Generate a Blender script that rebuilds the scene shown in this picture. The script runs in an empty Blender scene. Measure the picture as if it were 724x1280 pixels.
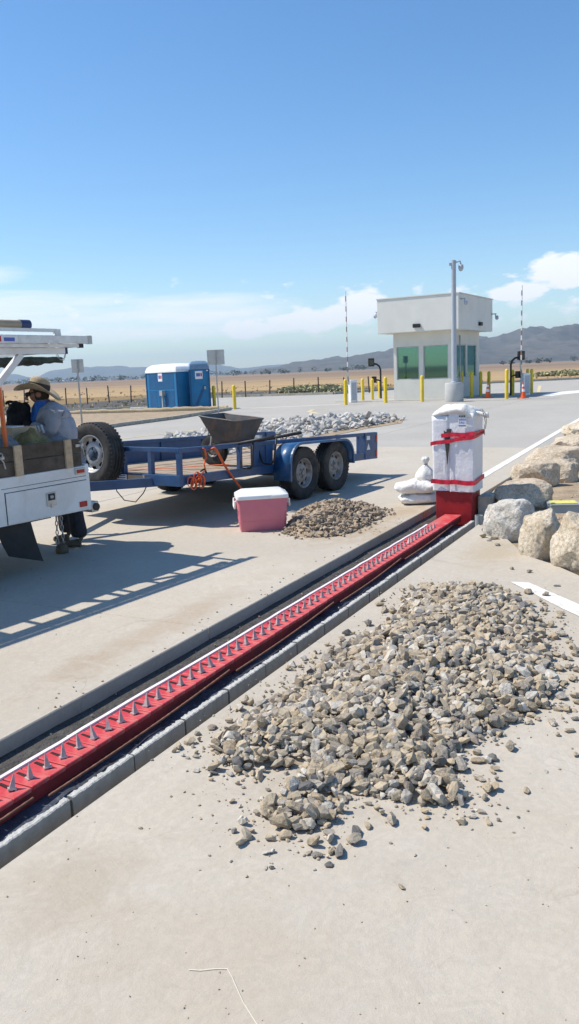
import bpy, bmesh, math, random
from mathutils import Vector, Matrix, noise as mn
R = math.radians
random.seed(7)
sc = bpy.context.scene
COL = sc.collection

# ------------------------------------------------------------------ camera
F, H = 1000.0, 1.65                       # focal length in photo pixels, eye height
ROLL = R(2.4); PITCH = math.atan(175*math.cos(ROLL)/F)
cR, sR, cP, sP = math.cos(ROLL), math.sin(ROLL), math.cos(PITCH), math.sin(PITCH)
def ray(px, py):
    u = (px-362)/F; v = -(py-640)/F
    x = u*cR+v*sR; y = -u*sR+v*cR
    return Vector((x, cP+y*sP, -sP+y*cP))
def G(px, py, z=0.0):                     # photo pixel -> point on a horizontal plane
    d = ray(px, py); return Vector((0, 0, H))+d*((z-H)/d.z)
def D(px, py, Y):                         # photo pixel -> point at depth Y
    d = ray(px, py); return Vector((0, 0, H))+d*(Y/d.y)
cam = bpy.data.cameras.new('camera'); co = bpy.data.objects.new('camera', cam); COL.objects.link(co)
right0, up0, fwd = Vector((1, 0, 0)), Vector((0, sP, cP)), Vector((0, cP, -sP))
r_, u_ = right0*cR-up0*sR, right0*sR+up0*cR
M = Matrix((r_, u_, -fwd)).transposed().to_4x4(); M.translation = (0, 0, H); co.matrix_world = M
cam.sensor_fit = 'VERTICAL'; cam.sensor_height = 36; cam.lens = 36*F/1280; cam.clip_start = .05; cam.clip_end = 60000
sc.camera = co

# ------------------------------------------------------------------ world and sun
SUNV = Vector((-1.37, .25, 1.98)).normalized()
W = bpy.data.worlds.new('World'); sc.world = W; W.use_nodes = True
nt = W.node_tree; nt.nodes.clear()
def wn(t, **k):
    n = nt.nodes.new(t)
    for a, b in k.items(): setattr(n, a, b)
    return n
def wl(a, b): nt.links.new(a, b)
def wmath(op, a, b=None, c=None, clamp=False):
    n = wn('ShaderNodeMath', operation=op); n.use_clamp = clamp
    for i, v in enumerate((a, b, c)):
        if v is None: continue
        if isinstance(v, (int, float)): n.inputs[i].default_value = v
        else: wl(v, n.inputs[i])
    return n.outputs[0]
SKY = .15
sky = wn('ShaderNodeTexSky', sky_type='NISHITA'); sky.sun_disc = False
sky.sun_elevation = math.asin(SUNV.z); sky.sun_rotation = math.atan2(SUNV.x, SUNV.y) % (2*math.pi)
sky.altitude = 450; sky.air_density = 1.0; sky.dust_density = .4; sky.ozone_density = 1.6
tc = wn('ShaderNodeTexCoord'); sx = wn('ShaderNodeSeparateXYZ'); wl(tc.outputs['Generated'], sx.inputs[0])
az = wmath('ARCTAN2', sx.outputs[0], sx.outputs[1]); el = wmath('ARCSINE', sx.outputs[2])
cx = wn('ShaderNodeCombineXYZ'); wl(az, cx.inputs[0]); wl(wmath('MULTIPLY', el, 2.2), cx.inputs[1])
nz1 = wn('ShaderNodeTexNoise'); nz1.inputs['Scale'].default_value = 34; nz1.inputs['Detail'].default_value = 9; nz1.inputs['Roughness'].default_value = .56
wl(cx.outputs[0], nz1.inputs['Vector'])
nz2 = wn('ShaderNodeTexNoise'); nz2.inputs['Scale'].default_value = 5; nz2.inputs['Detail'].default_value = 6; nz2.inputs['Roughness'].default_value = .6
mp = wn('ShaderNodeMapping'); mp.inputs['Scale'].default_value = (.6, 2.4, 1); mp.inputs['Rotation'].default_value = (0, 0, -.1)
wl(cx.outputs[0], mp.inputs[0]); wl(mp.outputs[0], nz2.inputs['Vector'])
def blob(px, py, rx, ry, soft=1.0):
    a0 = (px-362)/F; e0 = (465-.042*(px-362)-py)/F
    qx = wmath('DIVIDE', wmath('SUBTRACT', az, a0), rx/F); qy = wmath('DIVIDE', wmath('SUBTRACT', el, e0), ry/F)
    d = wmath('ADD', wmath('MULTIPLY', qx, qx), wmath('MULTIPLY', qy, qy))
    return wmath('MAXIMUM', wmath('SUBTRACT', 1.0, d), 0.0)
def msum(l):
    o = l[0]
    for q in l[1:]: o = wmath('MAXIMUM', o, q)
    return o
# heaped clouds over the hills, thin veils above the field, and low scattered cloud all round the horizon
cum = msum([blob(466, 384, 44, 24), blob(440, 396, 40, 18), blob(395, 404, 80, 18), blob(320, 412, 48, 17), blob(692, 350, 52, 26), blob(640, 372, 50, 13), blob(745, 340, 60, 24)])
band = wmath('MULTIPLY', wmath('SUBTRACT', 1.0, wmath('DIVIDE', wmath('ABSOLUTE', wmath('SUBTRACT', el, .07)), .06), clamp=True), .34)
cd = wmath('MULTIPLY', wmath('SUBTRACT', wmath('ADD', nz1.outputs['Fac'], wmath('MULTIPLY', wmath('MAXIMUM', cum, band), .58)), .68), 5.5, clamp=True)
cd = wmath('MULTIPLY', cd, wmath('MULTIPLY', wmath('MAXIMUM', cum, band), 6.0, clamp=True))
veil = msum([blob(60, 402, 300, 34), blob(250, 392, 190, 26), blob(150, 420, 300, 14), blob(10, 358, 85, 15)])
vd = wmath('MULTIPLY', wmath('SUBTRACT', wmath('ADD', wmath('MULTIPLY', nz2.outputs['Fac'], 1.7), wmath('MULTIPLY', veil, .60)), .98), 1.9, clamp=True)
vd = wmath('MULTIPLY', vd, wmath('MULTIPLY', veil, 5.0, clamp=True))
cm = wmath('MAXIMUM', wmath('MULTIPLY', cd, .97), wmath('MULTIPLY', vd, .85))
mix = wn('ShaderNodeMixRGB'); mix.inputs[2].default_value = (6.9, 6.95, 7.1, 1)
hs = wn('ShaderNodeHueSaturation'); hs.inputs['Saturation'].default_value = 1.27; wl(sky.outputs[0], hs.inputs['Color'])
wl(cm, mix.inputs[0]); wl(hs.outputs[0], mix.inputs[1])
bg = wn('ShaderNodeBackground'); bg.inputs[1].default_value = SKY
wl(mix.outputs[0], bg.inputs[0])
wo = wn('ShaderNodeOutputWorld'); wl(bg.outputs[0], wo.inputs[0])
sl = bpy.data.lights.new('sun', 'SUN'); sl.energy = 4.8; sl.angle = R(.53); sl.color = (1, .94, .835)
so = bpy.data.objects.new('sun', sl); COL.objects.link(so); so.rotation_euler = (-SUNV).to_track_quat('-Z', 'Y').to_euler(); so.location = (-20, 5, 30)
vs = sc.view_settings; vs.view_transform = 'Standard'; vs.look = 'None'; vs.gamma = 1; vs.exposure = .22; vs.use_curve_mapping = False
sc.render.engine = 'CYCLES'

# ------------------------------------------------------------------ materials
class NT:
    def __init__(s, name):
        s.m = bpy.data.materials.new(name); s.m.use_nodes = True; s.t = s.m.node_tree
        s.b = s.t.nodes['Principled BSDF']; s.out = s.t.nodes['Material Output']
        s.tc = s.n('ShaderNodeTexCoord')
    def n(s, t, **k):
        q = s.t.nodes.new(t)
        for a, b in k.items(): setattr(q, a, b)
        return q
    def l(s, a, b): s.t.links.new(a, b)
    def noise(s, sc_, det=4, rough=.55, scale=None, dist=0, coord='Object'):
        q = s.n('ShaderNodeTexNoise'); q.inputs['Scale'].default_value = sc_; q.inputs['Detail'].default_value = det
        q.inputs['Roughness'].default_value = rough; q.inputs['Distortion'].default_value = dist
        if scale:
            mp = s.n('ShaderNodeMapping'); mp.inputs['Scale'].default_value = scale; s.l(s.tc.outputs[coord], mp.inputs[0]); s.l(mp.outputs[0], q.inputs['Vector'])
        else: s.l(s.tc.outputs[coord], q.inputs['Vector'])
        return q.outputs['Fac']
    def ramp(s, fac, stops, interp='LINEAR'):
        q = s.n('ShaderNodeValToRGB'); q.color_ramp.interpolation = interp
        e = q.color_ramp.elements
        while len(e) < len(stops): e.new(.5)
        for i, (p, c) in enumerate(stops):
            e[i].position = p
            c = c if isinstance(c, (tuple, list)) else (c, c, c)
            e[i].color = (c[0], c[1], c[2], 1)
        s.l(fac, q.inputs[0]); return q.outputs[0]
    def mix(s, fac, a, b, bt='MIX'):
        q = s.n('ShaderNodeMixRGB', blend_type=bt)
        for i, v in ((0, fac), (1, a), (2, b)):
            if isinstance(v, (int, float)): q.inputs[i].default_value = v
            elif isinstance(v, (tuple, list)): q.inputs[i].default_value = (*v[:3], 1)
            else: s.l(v, q.inputs[i])
        return q.outputs[0]
    def math(s, op, a, b=None, clamp=False):
        q = s.n('ShaderNodeMath', operation=op); q.use_clamp = clamp
        for i, v in enumerate((a, b)):
            if v is None: continue
            if isinstance(v, (int, float)): q.inputs[i].default_value = v
            else: s.l(v, q.inputs[i])
        return q.outputs[0]
    def bump(s, h, strength=.3, dist=.01, prev=None):
        q = s.n('ShaderNodeBump'); q.inputs['Strength'].default_value = strength; q.inputs['Distance'].default_value = dist
        s.l(h, q.inputs['Height'])
        if prev is not None: s.l(prev, q.inputs['Normal'])
        s.l(q.outputs[0], s.b.inputs['Normal']); return q.outputs[0]
    def col(s, c):
        if isinstance(c, (tuple, list)): s.b.inputs['Base Color'].default_value = (*c[:3], 1)
        else: s.l(c, s.b.inputs['Base Color'])
    def set(s, rough=.6, metal=0, spec=.4):
        s.b.inputs['Roughness'].default_value = rough; s.b.inputs['Metallic'].default_value = metal
        s.b.inputs['Specular IOR Level'].default_value = spec
MATS = {}
def pm(name, c, rough=.6, metal=0, var=.12, scale=6, bump=.08, bscale=60, dirt=None, dirt_amt=.35, spec=.4, bdist=.004):
    """a painted, moulded or raw surface with tonal wear, optional dirt and fine relief"""
    s = NT(name); s.set(rough, metal, spec)
    lo = tuple(x*(1-var) for x in c); hi = tuple(min(1, x*(1+var)) for x in c)
    k = s.ramp(s.noise(scale, 6, .62), [(.3, lo), (.7, hi)])
    if dirt:
        k = s.mix(s.math('MULTIPLY', s.ramp(s.noise(scale*.55, 8, .7, dist=.6), [(.46, 0), (.68, 1)]), dirt_amt), k, dirt)
    s.col(k)
    rr = s.ramp(s.noise(scale*2.3, 4), [(.3, max(0, rough-.1)), (.7, min(1, rough+.1))]); s.l(rr, s.b.inputs['Roughness'])
    if bump: s.bump(s.noise(bscale, 5, .6), bump, bdist)
    MATS[name] = s.m; return s.m

tv0 = Vector((math.cos(math.atan2(.883, .469)), math.sin(math.atan2(.883, .469)), 0)); nv0 = Vector((-tv0.y, tv0.x, 0))
def concrete(name, base, warm, spills=(), stain=True, rough=.85, streak=(1, 1, 1)):
    s = NT(name); s.set(rough, 0, .25)
    big = s.noise(.42, 5, .6); mid = s.noise(2.1, 8, .66, dist=.9); fine = s.noise(34, 6, .7); grit = s.noise(230, 3, .6)
    k = s.ramp(big, [(.3, tuple(x*.90 for x in base)), (.7, tuple(min(1, x*1.07) for x in base))])
    k = s.mix(s.ramp(mid, [(.35, 0), (.75, .55)]), k, warm)
    sw = s.noise(5.5, 9, .7, scale=streak, dist=1.8)
    k = s.mix(s.math('MULTIPLY', s.ramp(sw, [(.42, 0), (.5, 1), (.60, 0)]), .26), k, tuple(x*.72 for x in base))
    if stain:
        st = s.ramp(s.noise(1.1, 9, .72, dist=.5), [(.56, 0), (.72, 1)])
        k = s.mix(s.math('MULTIPLY', st, .20), k, (.38, .30, .21))
        dk = s.ramp(s.noise(3.7, 7, .7), [(.63, 0), (.74, 1)])
        k = s.mix(s.math('MULTIPLY', dk, .22), k, (.20, .18, .15))
    for (px, py, ra, rb, amt, colr) in spills:             # dried mud and spilt soil, each where it lies
        c = G(px, py); c = Vector((c.dot(tv0), c.dot(nv0), 0))
        mp = s.n('ShaderNodeMapping'); mp.vector_type = 'POINT'; mp.inputs['Location'].default_value = (-c.x/ra, -c.y/rb, 0); mp.inputs['Scale'].default_value = (1/ra, 1/rb, 0)
        s.l(s.tc.outputs['Object'], mp.inputs[0]); ln = s.n('ShaderNodeVectorMath', operation='LENGTH'); s.l(mp.outputs[0], ln.inputs[0])
        w = s.math('ADD', s.math('SUBTRACT', 1.0, ln.outputs['Value']), s.math('MULTIPLY', s.math('SUBTRACT', s.noise(4.5, 9, .72, dist=.8), .5), 2.2))
        k = s.mix(s.math('MULTIPLY', s.ramp(w, [(.1, 0), (.75, 1)]), amt), k, colr)
    cn = s.ramp(s.noise(.8, 5, .55, dist=.5), [(.4955, 0), (.4985, 1), (.5015, 0)])
    cmk = s.ramp(s.noise(.55, 3), [(.50, 0), (.60, 1)])
    k = s.mix(s.math('MULTIPLY', s.math('MULTIPLY', cn, cmk), .5), k, (.17, .14, .105))      # hairline cracks
    k = s.mix(.5, k, s.ramp(fine, [(.3, .80), (.7, 1.0)]), 'MULTIPLY')
    k = s.mix(.35, k, s.ramp(grit, [(.35, .75), (.6, 1.0)]), 'MULTIPLY')
    s.col(k)
    b1 = s.bump(mid, .35, .02); b2 = s.bump(fine, .35, .006, b1); s.bump(grit, .28, .002, b2)
    MATS[name] = s.m; return s
concrete('concrete', (.545, .49, .41), (.50, .425, .325), [(200, 785, 1.5, .22, .42, (.40, .29, .19)), (95, 835, .5, .18, .3, (.36, .27, .19)), (440, 662, 1.0, .7, .7, (.40, .30, .19)), (505, 640, .8, .35, .7, (.42, .31, .19)),
  (90, 1110, .35, .3, .45, (.40, .33, .24)), (620, 690, .9, .35, .6, (.43, .34, .22)), (560, 810, 2.2, .9, .45, (.42, .36, .28)), (380, 950, .8, .7, .4, (.42, .36, .28)), (250, 1190, .5, .5, .3, (.45, .37, .27))])
concrete('concrete_far', (.46, .435, .39), (.44, .40, .345))
pm('concrete_edge', (.44, .405, .335), .9, var=.2, scale=9, bump=.5, bscale=40, dirt=(.16, .12, .08), dirt_amt=.6)
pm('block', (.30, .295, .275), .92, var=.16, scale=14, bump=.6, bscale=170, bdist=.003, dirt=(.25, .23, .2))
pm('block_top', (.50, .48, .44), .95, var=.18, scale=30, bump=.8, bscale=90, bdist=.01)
pm('soil_dark', (.085, .078, .07), .95, var=.35, scale=11, bump=.9, bscale=35, bdist=.02)
pm('soil', (.37, .28, .185), .95, var=.25, scale=4, bump=.8, bscale=28, bdist=.02, dirt=(.20, .15, .10), dirt_amt=.6)
pm('trench_liner', (.06, .07, .09), .35, var=.5, scale=9, bump=.8, bscale=12, bdist=.03)
pm('red_paint', (.56, .05, .06), .55, var=.24, scale=9, bump=.2, dirt=(.52, .30, .24), dirt_amt=.55)
pm('red_paint_shaded', (.28, .03, .032), .7, var=.3, scale=7, bump=.2, dirt=(.10, .05, .035), dirt_amt=.6)  # barrier red darkened to paint in the shade on the housing sides
pm('red_paint_shine', (.33, .014, .02), .42, var=.16, scale=5, bump=.05, dirt=(.25, .1, .08), dirt_amt=.25)
pm('white_strip', (.80, .75, .75), .7, var=.08, scale=20, bump=.15, dirt=(.62, .25, .3), dirt_amt=.35)
pm('slot_dark', (.035, .008, .010), .8, var=.3)
pm('spike_steel', (.50, .41, .395), .55, .2, var=.2, scale=40, bump=.2)
pm('rebar', (.25, .125, .085), .85, .2, var=.35, scale=30, bump=.6, bscale=120)
pm('truck_white', (.76, .76, .745), .38, var=.06, scale=4, bump=.03, dirt=(.42, .38, .32), dirt_amt=.35, spec=.5)
pm('truck_seam', (.05, .05, .05), .8)
pm('rubber', (.022, .022, .024), .78, var=.3, scale=8, bump=.3, bscale=90, dirt=(.12, .105, .085), dirt_amt=.4)
pm('rubber_flap', (.028, .030, .034), .6, var=.25, scale=6, bump=.15)
pm('rim_steel', (.36, .36, .37), .45, .5, var=.15, scale=14, dirt=(.2, .15, .11), dirt_amt=.5)
pm('rim_dull', (.30, .285, .275), .6, .4, var=.25, scale=14, dirt=(.13, .10, .08), dirt_amt=.7)
pm('hub_shade', (.05, .075, .12), .5, var=.2)  # shade and blue reflection on the spare's hub painted into the colour
pm('wood_dark', (.085, .065, .048), .85, var=.4, scale=9, bump=.5, bscale=45, dirt=(.17, .14, .11), dirt_amt=.5)
pm('wood_pale', (.50, .37, .24), .8, var=.2, scale=18, bump=.3)
pm('deck_wood', (.33, .25, .175), .88, var=.3, scale=7, bump=.5, bscale=50, dirt=(.45, .38, .29), dirt_amt=.6)
pm('galvanised', (.48, .48, .47), .45, .75, var=.15, scale=12)
pm('aluminium', (.68, .68, .67), .38, .55, var=.1, scale=10, dirt=(.4, .38, .35), dirt_amt=.4)
pm('tail_red', (.42, .03, .025), .25, var=.15)
pm('black_metal', (.02, .02, .022), .5, var=.3)
pm('black_cloth', (.014, .015, .018), .9, var=.4, scale=20, bump=.5, bscale=40, bdist=.01)
pm('blue_paint', (.020, .072, .185), .42, var=.22, scale=5, bump=.06, dirt=(.10, .10, .11), dirt_amt=.5, spec=.5)
pm('blue_paint_lit', (.018, .098, .24), .38, var=.18, scale=6, bump=.06, dirt=(.16, .17, .18), dirt_amt=.35, spec=.5)  # trailer blue brightened, painting sunlight onto the fenders
pm('amber', (.50, .37, .24), .5)
pm('sticker_white', (.78, .78, .78), .5, var=.05)
pm('sticker_blue', (.10, .16, .50), .5)
pm('sticker_red', (.55, .05, .06), .5)
pm('orange_strap', (.75, .15, .05), .8, var=.2, scale=30, bump=.3, bscale=200)
pm('tan_tube', (.36, .30, .225), .7, var=.15, scale=8, dirt=(.3, .25, .2))
pm('cap_blue', (.035, .055, .13), .6)
pm('tarp_green', (.035, .055, .052), .75, var=.45, scale=12, bump=.9, bscale=22, bdist=.03)
pm('barrow', (.085, .090, .095), .55, .3, var=.35, scale=3, bump=.25, bscale=30, dirt=(.26, .15, .085), dirt_amt=.95)
pm('pink_cooler', (.62, .18, .23), .45, var=.08, scale=3, bump=.06, dirt=(.45, .20, .2), dirt_amt=.25)
pm('white_plastic', (.80, .80, .79), .4, var=.05, scale=5, bump=.04, dirt=(.6, .57, .5), dirt_amt=.3)
pm('wrap_white', (.80, .79, .81), .45, var=.06, scale=4, bump=.35, bscale=16, bdist=.02, dirt=(.62, .58, .58), dirt_amt=.25)
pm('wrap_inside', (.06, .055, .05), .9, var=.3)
pm('red_tape', (.62, .02, .05), .4, var=.1, scale=12, bump=.3, bscale=50)
pm('sandbag', (.80, .785, .75), .85, var=.07, scale=9, bump=.7, bscale=26, bdist=.02, dirt=(.50, .42, .32), dirt_amt=.4)
pm('string', (.30, .27, .23), .9)
pm('valve_grey', (.33, .36, .36), .7, var=.1)
pm('valve_yellow', (.66, .60, .16), .7, var=.18, scale=20, dirt=(.5, .42, .25))
pm('stucco', (.68, .66, .59), .9, var=.05, scale=1.4, bump=.25, bscale=40, bdist=.01, dirt=(.45, .43, .38), dirt_amt=.2)
pm('stucco_fascia', (.74, .725, .66), .9, var=.04, scale=1.2, bump=.2, bscale=40, bdist=.01, dirt=(.5, .48, .44), dirt_amt=.2)
pm('pole_base', (.46, .455, .44), .9, var=.07, scale=3, bump=.15)
pm('frame_grey', (.42, .43, .42), .5, .3)
pm('interior', (.14, .16, .15), .9)
pm('grey_paint', (.42, .45, .49), .5, .1, var=.08)
pm('bollard_yellow', (.78, .56, .03), .45, var=.1, scale=3, dirt=(.45, .36, .12), dirt_amt=.35)
pm('cone_orange', (.85, .13, .03), .6, var=.1)
pm('sign_back', (.47, .47, .46), .45, .5, var=.1, scale=5)
pm('post_steel', (.40, .40, .39), .5, .5)
pm('toilet_blue', (.012, .165, .36), .5, var=.12, scale=2, bump=.1)
pm('toilet_blue_dark', (.008, .09, .22), .5, var=.15, scale=2)
pm('fence_post', (.10, .075, .055), .9, var=.3)
pm('fence_wire', (.22, .2, .18), .6, .5)
pm('straw_wattle', (.44, .345, .215), .95, var=.25, scale=20, bump=.8, bscale=60, bdist=.02)
pm('road_white', (.76, .745, .70), .8, var=.12, scale=14, bump=.2, dirt=(.54, .49, .42), dirt_amt=.85)
pm('road_yellow', (.62, .50, .26), .85, var=.12, scale=14, dirt=(.5, .46, .4), dirt_amt=.8)
pm('chalk', (.66, .61, .52), .9, var=.1, scale=40)
pm('skin', (.34, .17, .115), .55, var=.12, scale=20, bump=.1)
pm('hoodie', (.33, .35, .40), .95, var=.12, scale=12, bump=.8, bscale=16, bdist=.02)
pm('sleeve_print', (.72, .73, .75), .9, var=.1)
pm('trousers', (.032, .034, .042), .95, var=.3, scale=12, bump=.8, bscale=22, bdist=.02)
pm('bandana', (.035, .17, .60), .85, var=.25, scale=25, bump=.6, bscale=22, bdist=.015)
pm('boots', (.125, .105, .075), .85, var=.25, scale=14, bump=.4)
pm('straw_hat', (.40, .315, .21), .9, var=.2, scale=60, bump=.6, bscale=140)
pm('hat_band', (.045, .038, .032), .9)
pm('sack_yellow', (.32, .25, .10), .9, var=.35, scale=14, bump=.8, bscale=18, bdist=.03, dirt=(.10, .09, .07), dirt_amt=.7)
pm('sack_grey', (.25, .25, .265), .9, var=.3, scale=8, bump=.8, bscale=18, bdist=.03)
pm('orange_plastic', (.72, .16, .04), .5)
pm('dry_grass', (.55, .385, .19), .95, var=.3, scale=.25, bump=0)
pm('shrub_leaf', (.36, .34, .19), .9, var=.35, scale=3, bump=0)
pm('tree_leaf', (.09, .10, .075), .95, var=.3, scale=.05, bump=0)
pm('far_white', (.62, .62, .60), .8)

def stone_mat(name, attr, stops, bs=1.0):
    s = NT(name); s.set(.9, 0, .25); stops = [(a_, tuple(q_*.90 for q_ in c_)) for a_, c_ in stops]
    if attr:
        q = s.n('ShaderNodeAttribute', attribute_name='tint'); f = q.outputs['Fac']
    else:
        q = s.n('ShaderNodeObjectInfo'); f = q.outputs['Random']
    k = s.ramp(f, stops)
    sp = s.noise(55*bs, 6, .7); k = s.mix(.75, k, s.ramp(sp, [(.34, .55), (.6, 1.0)]), 'MULTIPLY')
    k = s.mix(s.math('MULTIPLY', s.ramp(s.noise(14*bs, 4), [(.5, 0), (.72, 1)]), .35), k, (.42, .31, .19))
    s.col(k); s.bump(sp, .5, .006/bs); MATS[name] = s.m
GST = [(0, (.19, .185, .18)), (.08, (.33, .30, .265)), (.25, (.52, .44, .325)), (.45, (.60, .49, .345)), (.62, (.46, .37, .26)), (.75, (.62, .54, .43)), (.9, (.66, .62, .55)), (1, (.32, .25, .18))]
stone_mat('stone_single', False, GST, .06); stone_mat('stone_joined', True, GST)
BST = [(0, (.34, .27, .20)), (.3, (.50, .39, .28)), (.6, (.42, .32, .225)), (.85, (.55, .46, .36)), (1, (.28, .22, .17))]
stone_mat('stone_brown', True, BST)
CST = [(0, (.44, .42, .40)), (.3, (.60, .57, .52)), (.6, (.68, .66, .63)), (.85, (.52, .48, .43)), (1, (.72, .70, .67))]
stone_mat('cobble', True, CST, .35)
def boulder_mat(name, a, b, c):
    s = NT(name); s.set(.9, 0, .25)
    k = s.ramp(s.noise(2.6, 8, .66, dist=.7), [(.30, a), (.5, b), (.72, c)])
    sp = s.noise(38, 5, .75); k = s.mix(.7, k, s.ramp(sp, [(.36, .5), (.55, 1.0)]), 'MULTIPLY')
    cr = s.ramp(s.noise(5, 9, .75, dist=1.4), [(.46, 1), (.495, .55), (.53, 1)]); k = s.mix(.6, k, cr, 'MULTIPLY')
    s.col(k); b1 = s.bump(s.noise(7, 8, .7), .7, .06); s.bump(sp, .5, .012, b1); MATS[name] = s.m
boulder_mat('boulder_grey', (.50, .45, .38), (.68, .64, .57), (.76, .73, .67))
boulder_mat('boulder_cream', (.52, .40, .26), (.70, .60, .46), (.79, .71, .59))
boulder_mat('boulder_tan', (.46, .36, .25), (.64, .53, .40), (.74, .64, .51))
# window glass: tinted green, mirrors a little, lets light through
s = NT('green_glass'); s.t.nodes.remove(s.b)
tr = s.n('ShaderNodeBsdfTransparent'); tr.inputs[0].default_value = (.11, .40, .41, 1)
gl = s.n('ShaderNodeBsdfGlossy'); gl.inputs[0].default_value = (.28, .60, .60, 1); gl.inputs['Roughness'].default_value = .03
mx = s.n('ShaderNodeMixShader'); lw = s.n('ShaderNodeLayerWeight'); lw.inputs[0].default_value = .35
f = s.math('ADD', s.math('MULTIPLY', lw.outputs['Fresnel'], .4), .33, True)
s.l(f, mx.inputs[0]); s.l(tr.outputs[0], mx.inputs[1]); s.l(gl.outputs[0], mx.inputs[2]); s.l(mx.outputs[0], s.out.inputs[0]); MATS['green_glass'] = s.m
s = NT('cab_glass'); s.col((.02, .025, .03)); s.set(.05, 0, .6); MATS['cab_glass'] = s.m
# open land: bare soil near the paving, cured grass, ploughed and stubble fields farther out
s = NT('land'); s.set(.95, 0, .1)
ge = s.n('ShaderNodeNewGeometry'); le = s.n('ShaderNodeVectorMath', operation='LENGTH'); s.l(ge.outputs['Position'], le.inputs[0])
d = s.math('ADD', le.outputs['Value'], s.math('MULTIPLY', s.math('SUBTRACT', s.noise(.012, 5), .5), 90))
near = s.ramp(s.noise(.12, 7, .6, scale=(.5, 1, 1)), [(.3, (.36, .25, .135)), (.55, (.42, .295, .16)), (.8, (.34, .235, .13))])
farc = s.ramp(s.noise(.004, 6, .6, scale=(.35, 1, 1)), [(.3, (.23, .165, .115)), (.48, (.28, .20, .14)), (.6, (.20, .15, .11)), (.75, (.30, .225, .14))])
k = s.mix(s.ramp(s.math('DIVIDE', d, 600), [(.18, 0), (.42, 1)]), near, farc)
k = s.mix(s.math('MULTIPLY', s.ramp(s.noise(.05, 8, .7), [(.58, 0), (.72, 1)]), .22), k, (.25, .20, .11))
s.col(k); s.bump(s.noise(1.2, 6, .7), .25, .05); MATS['land'] = s.m
s = NT('hill'); s.set(.95, 0, .1)
k = s.ramp(s.noise(.006, 8, .65), [(.3, (.07, .062, .055)), (.5, (.12, .10, .085)), (.7, (.165, .135, .11))])
k = s.mix(s.math('MULTIPLY', s.ramp(s.noise(.03, 7, .7), [(.48, 0), (.62, 1)]), .65), k, (.045, .048, .045)); s.col(k); s.bump(s.noise(.02, 8, .7), .9, 9); MATS['hill'] = s.m

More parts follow.
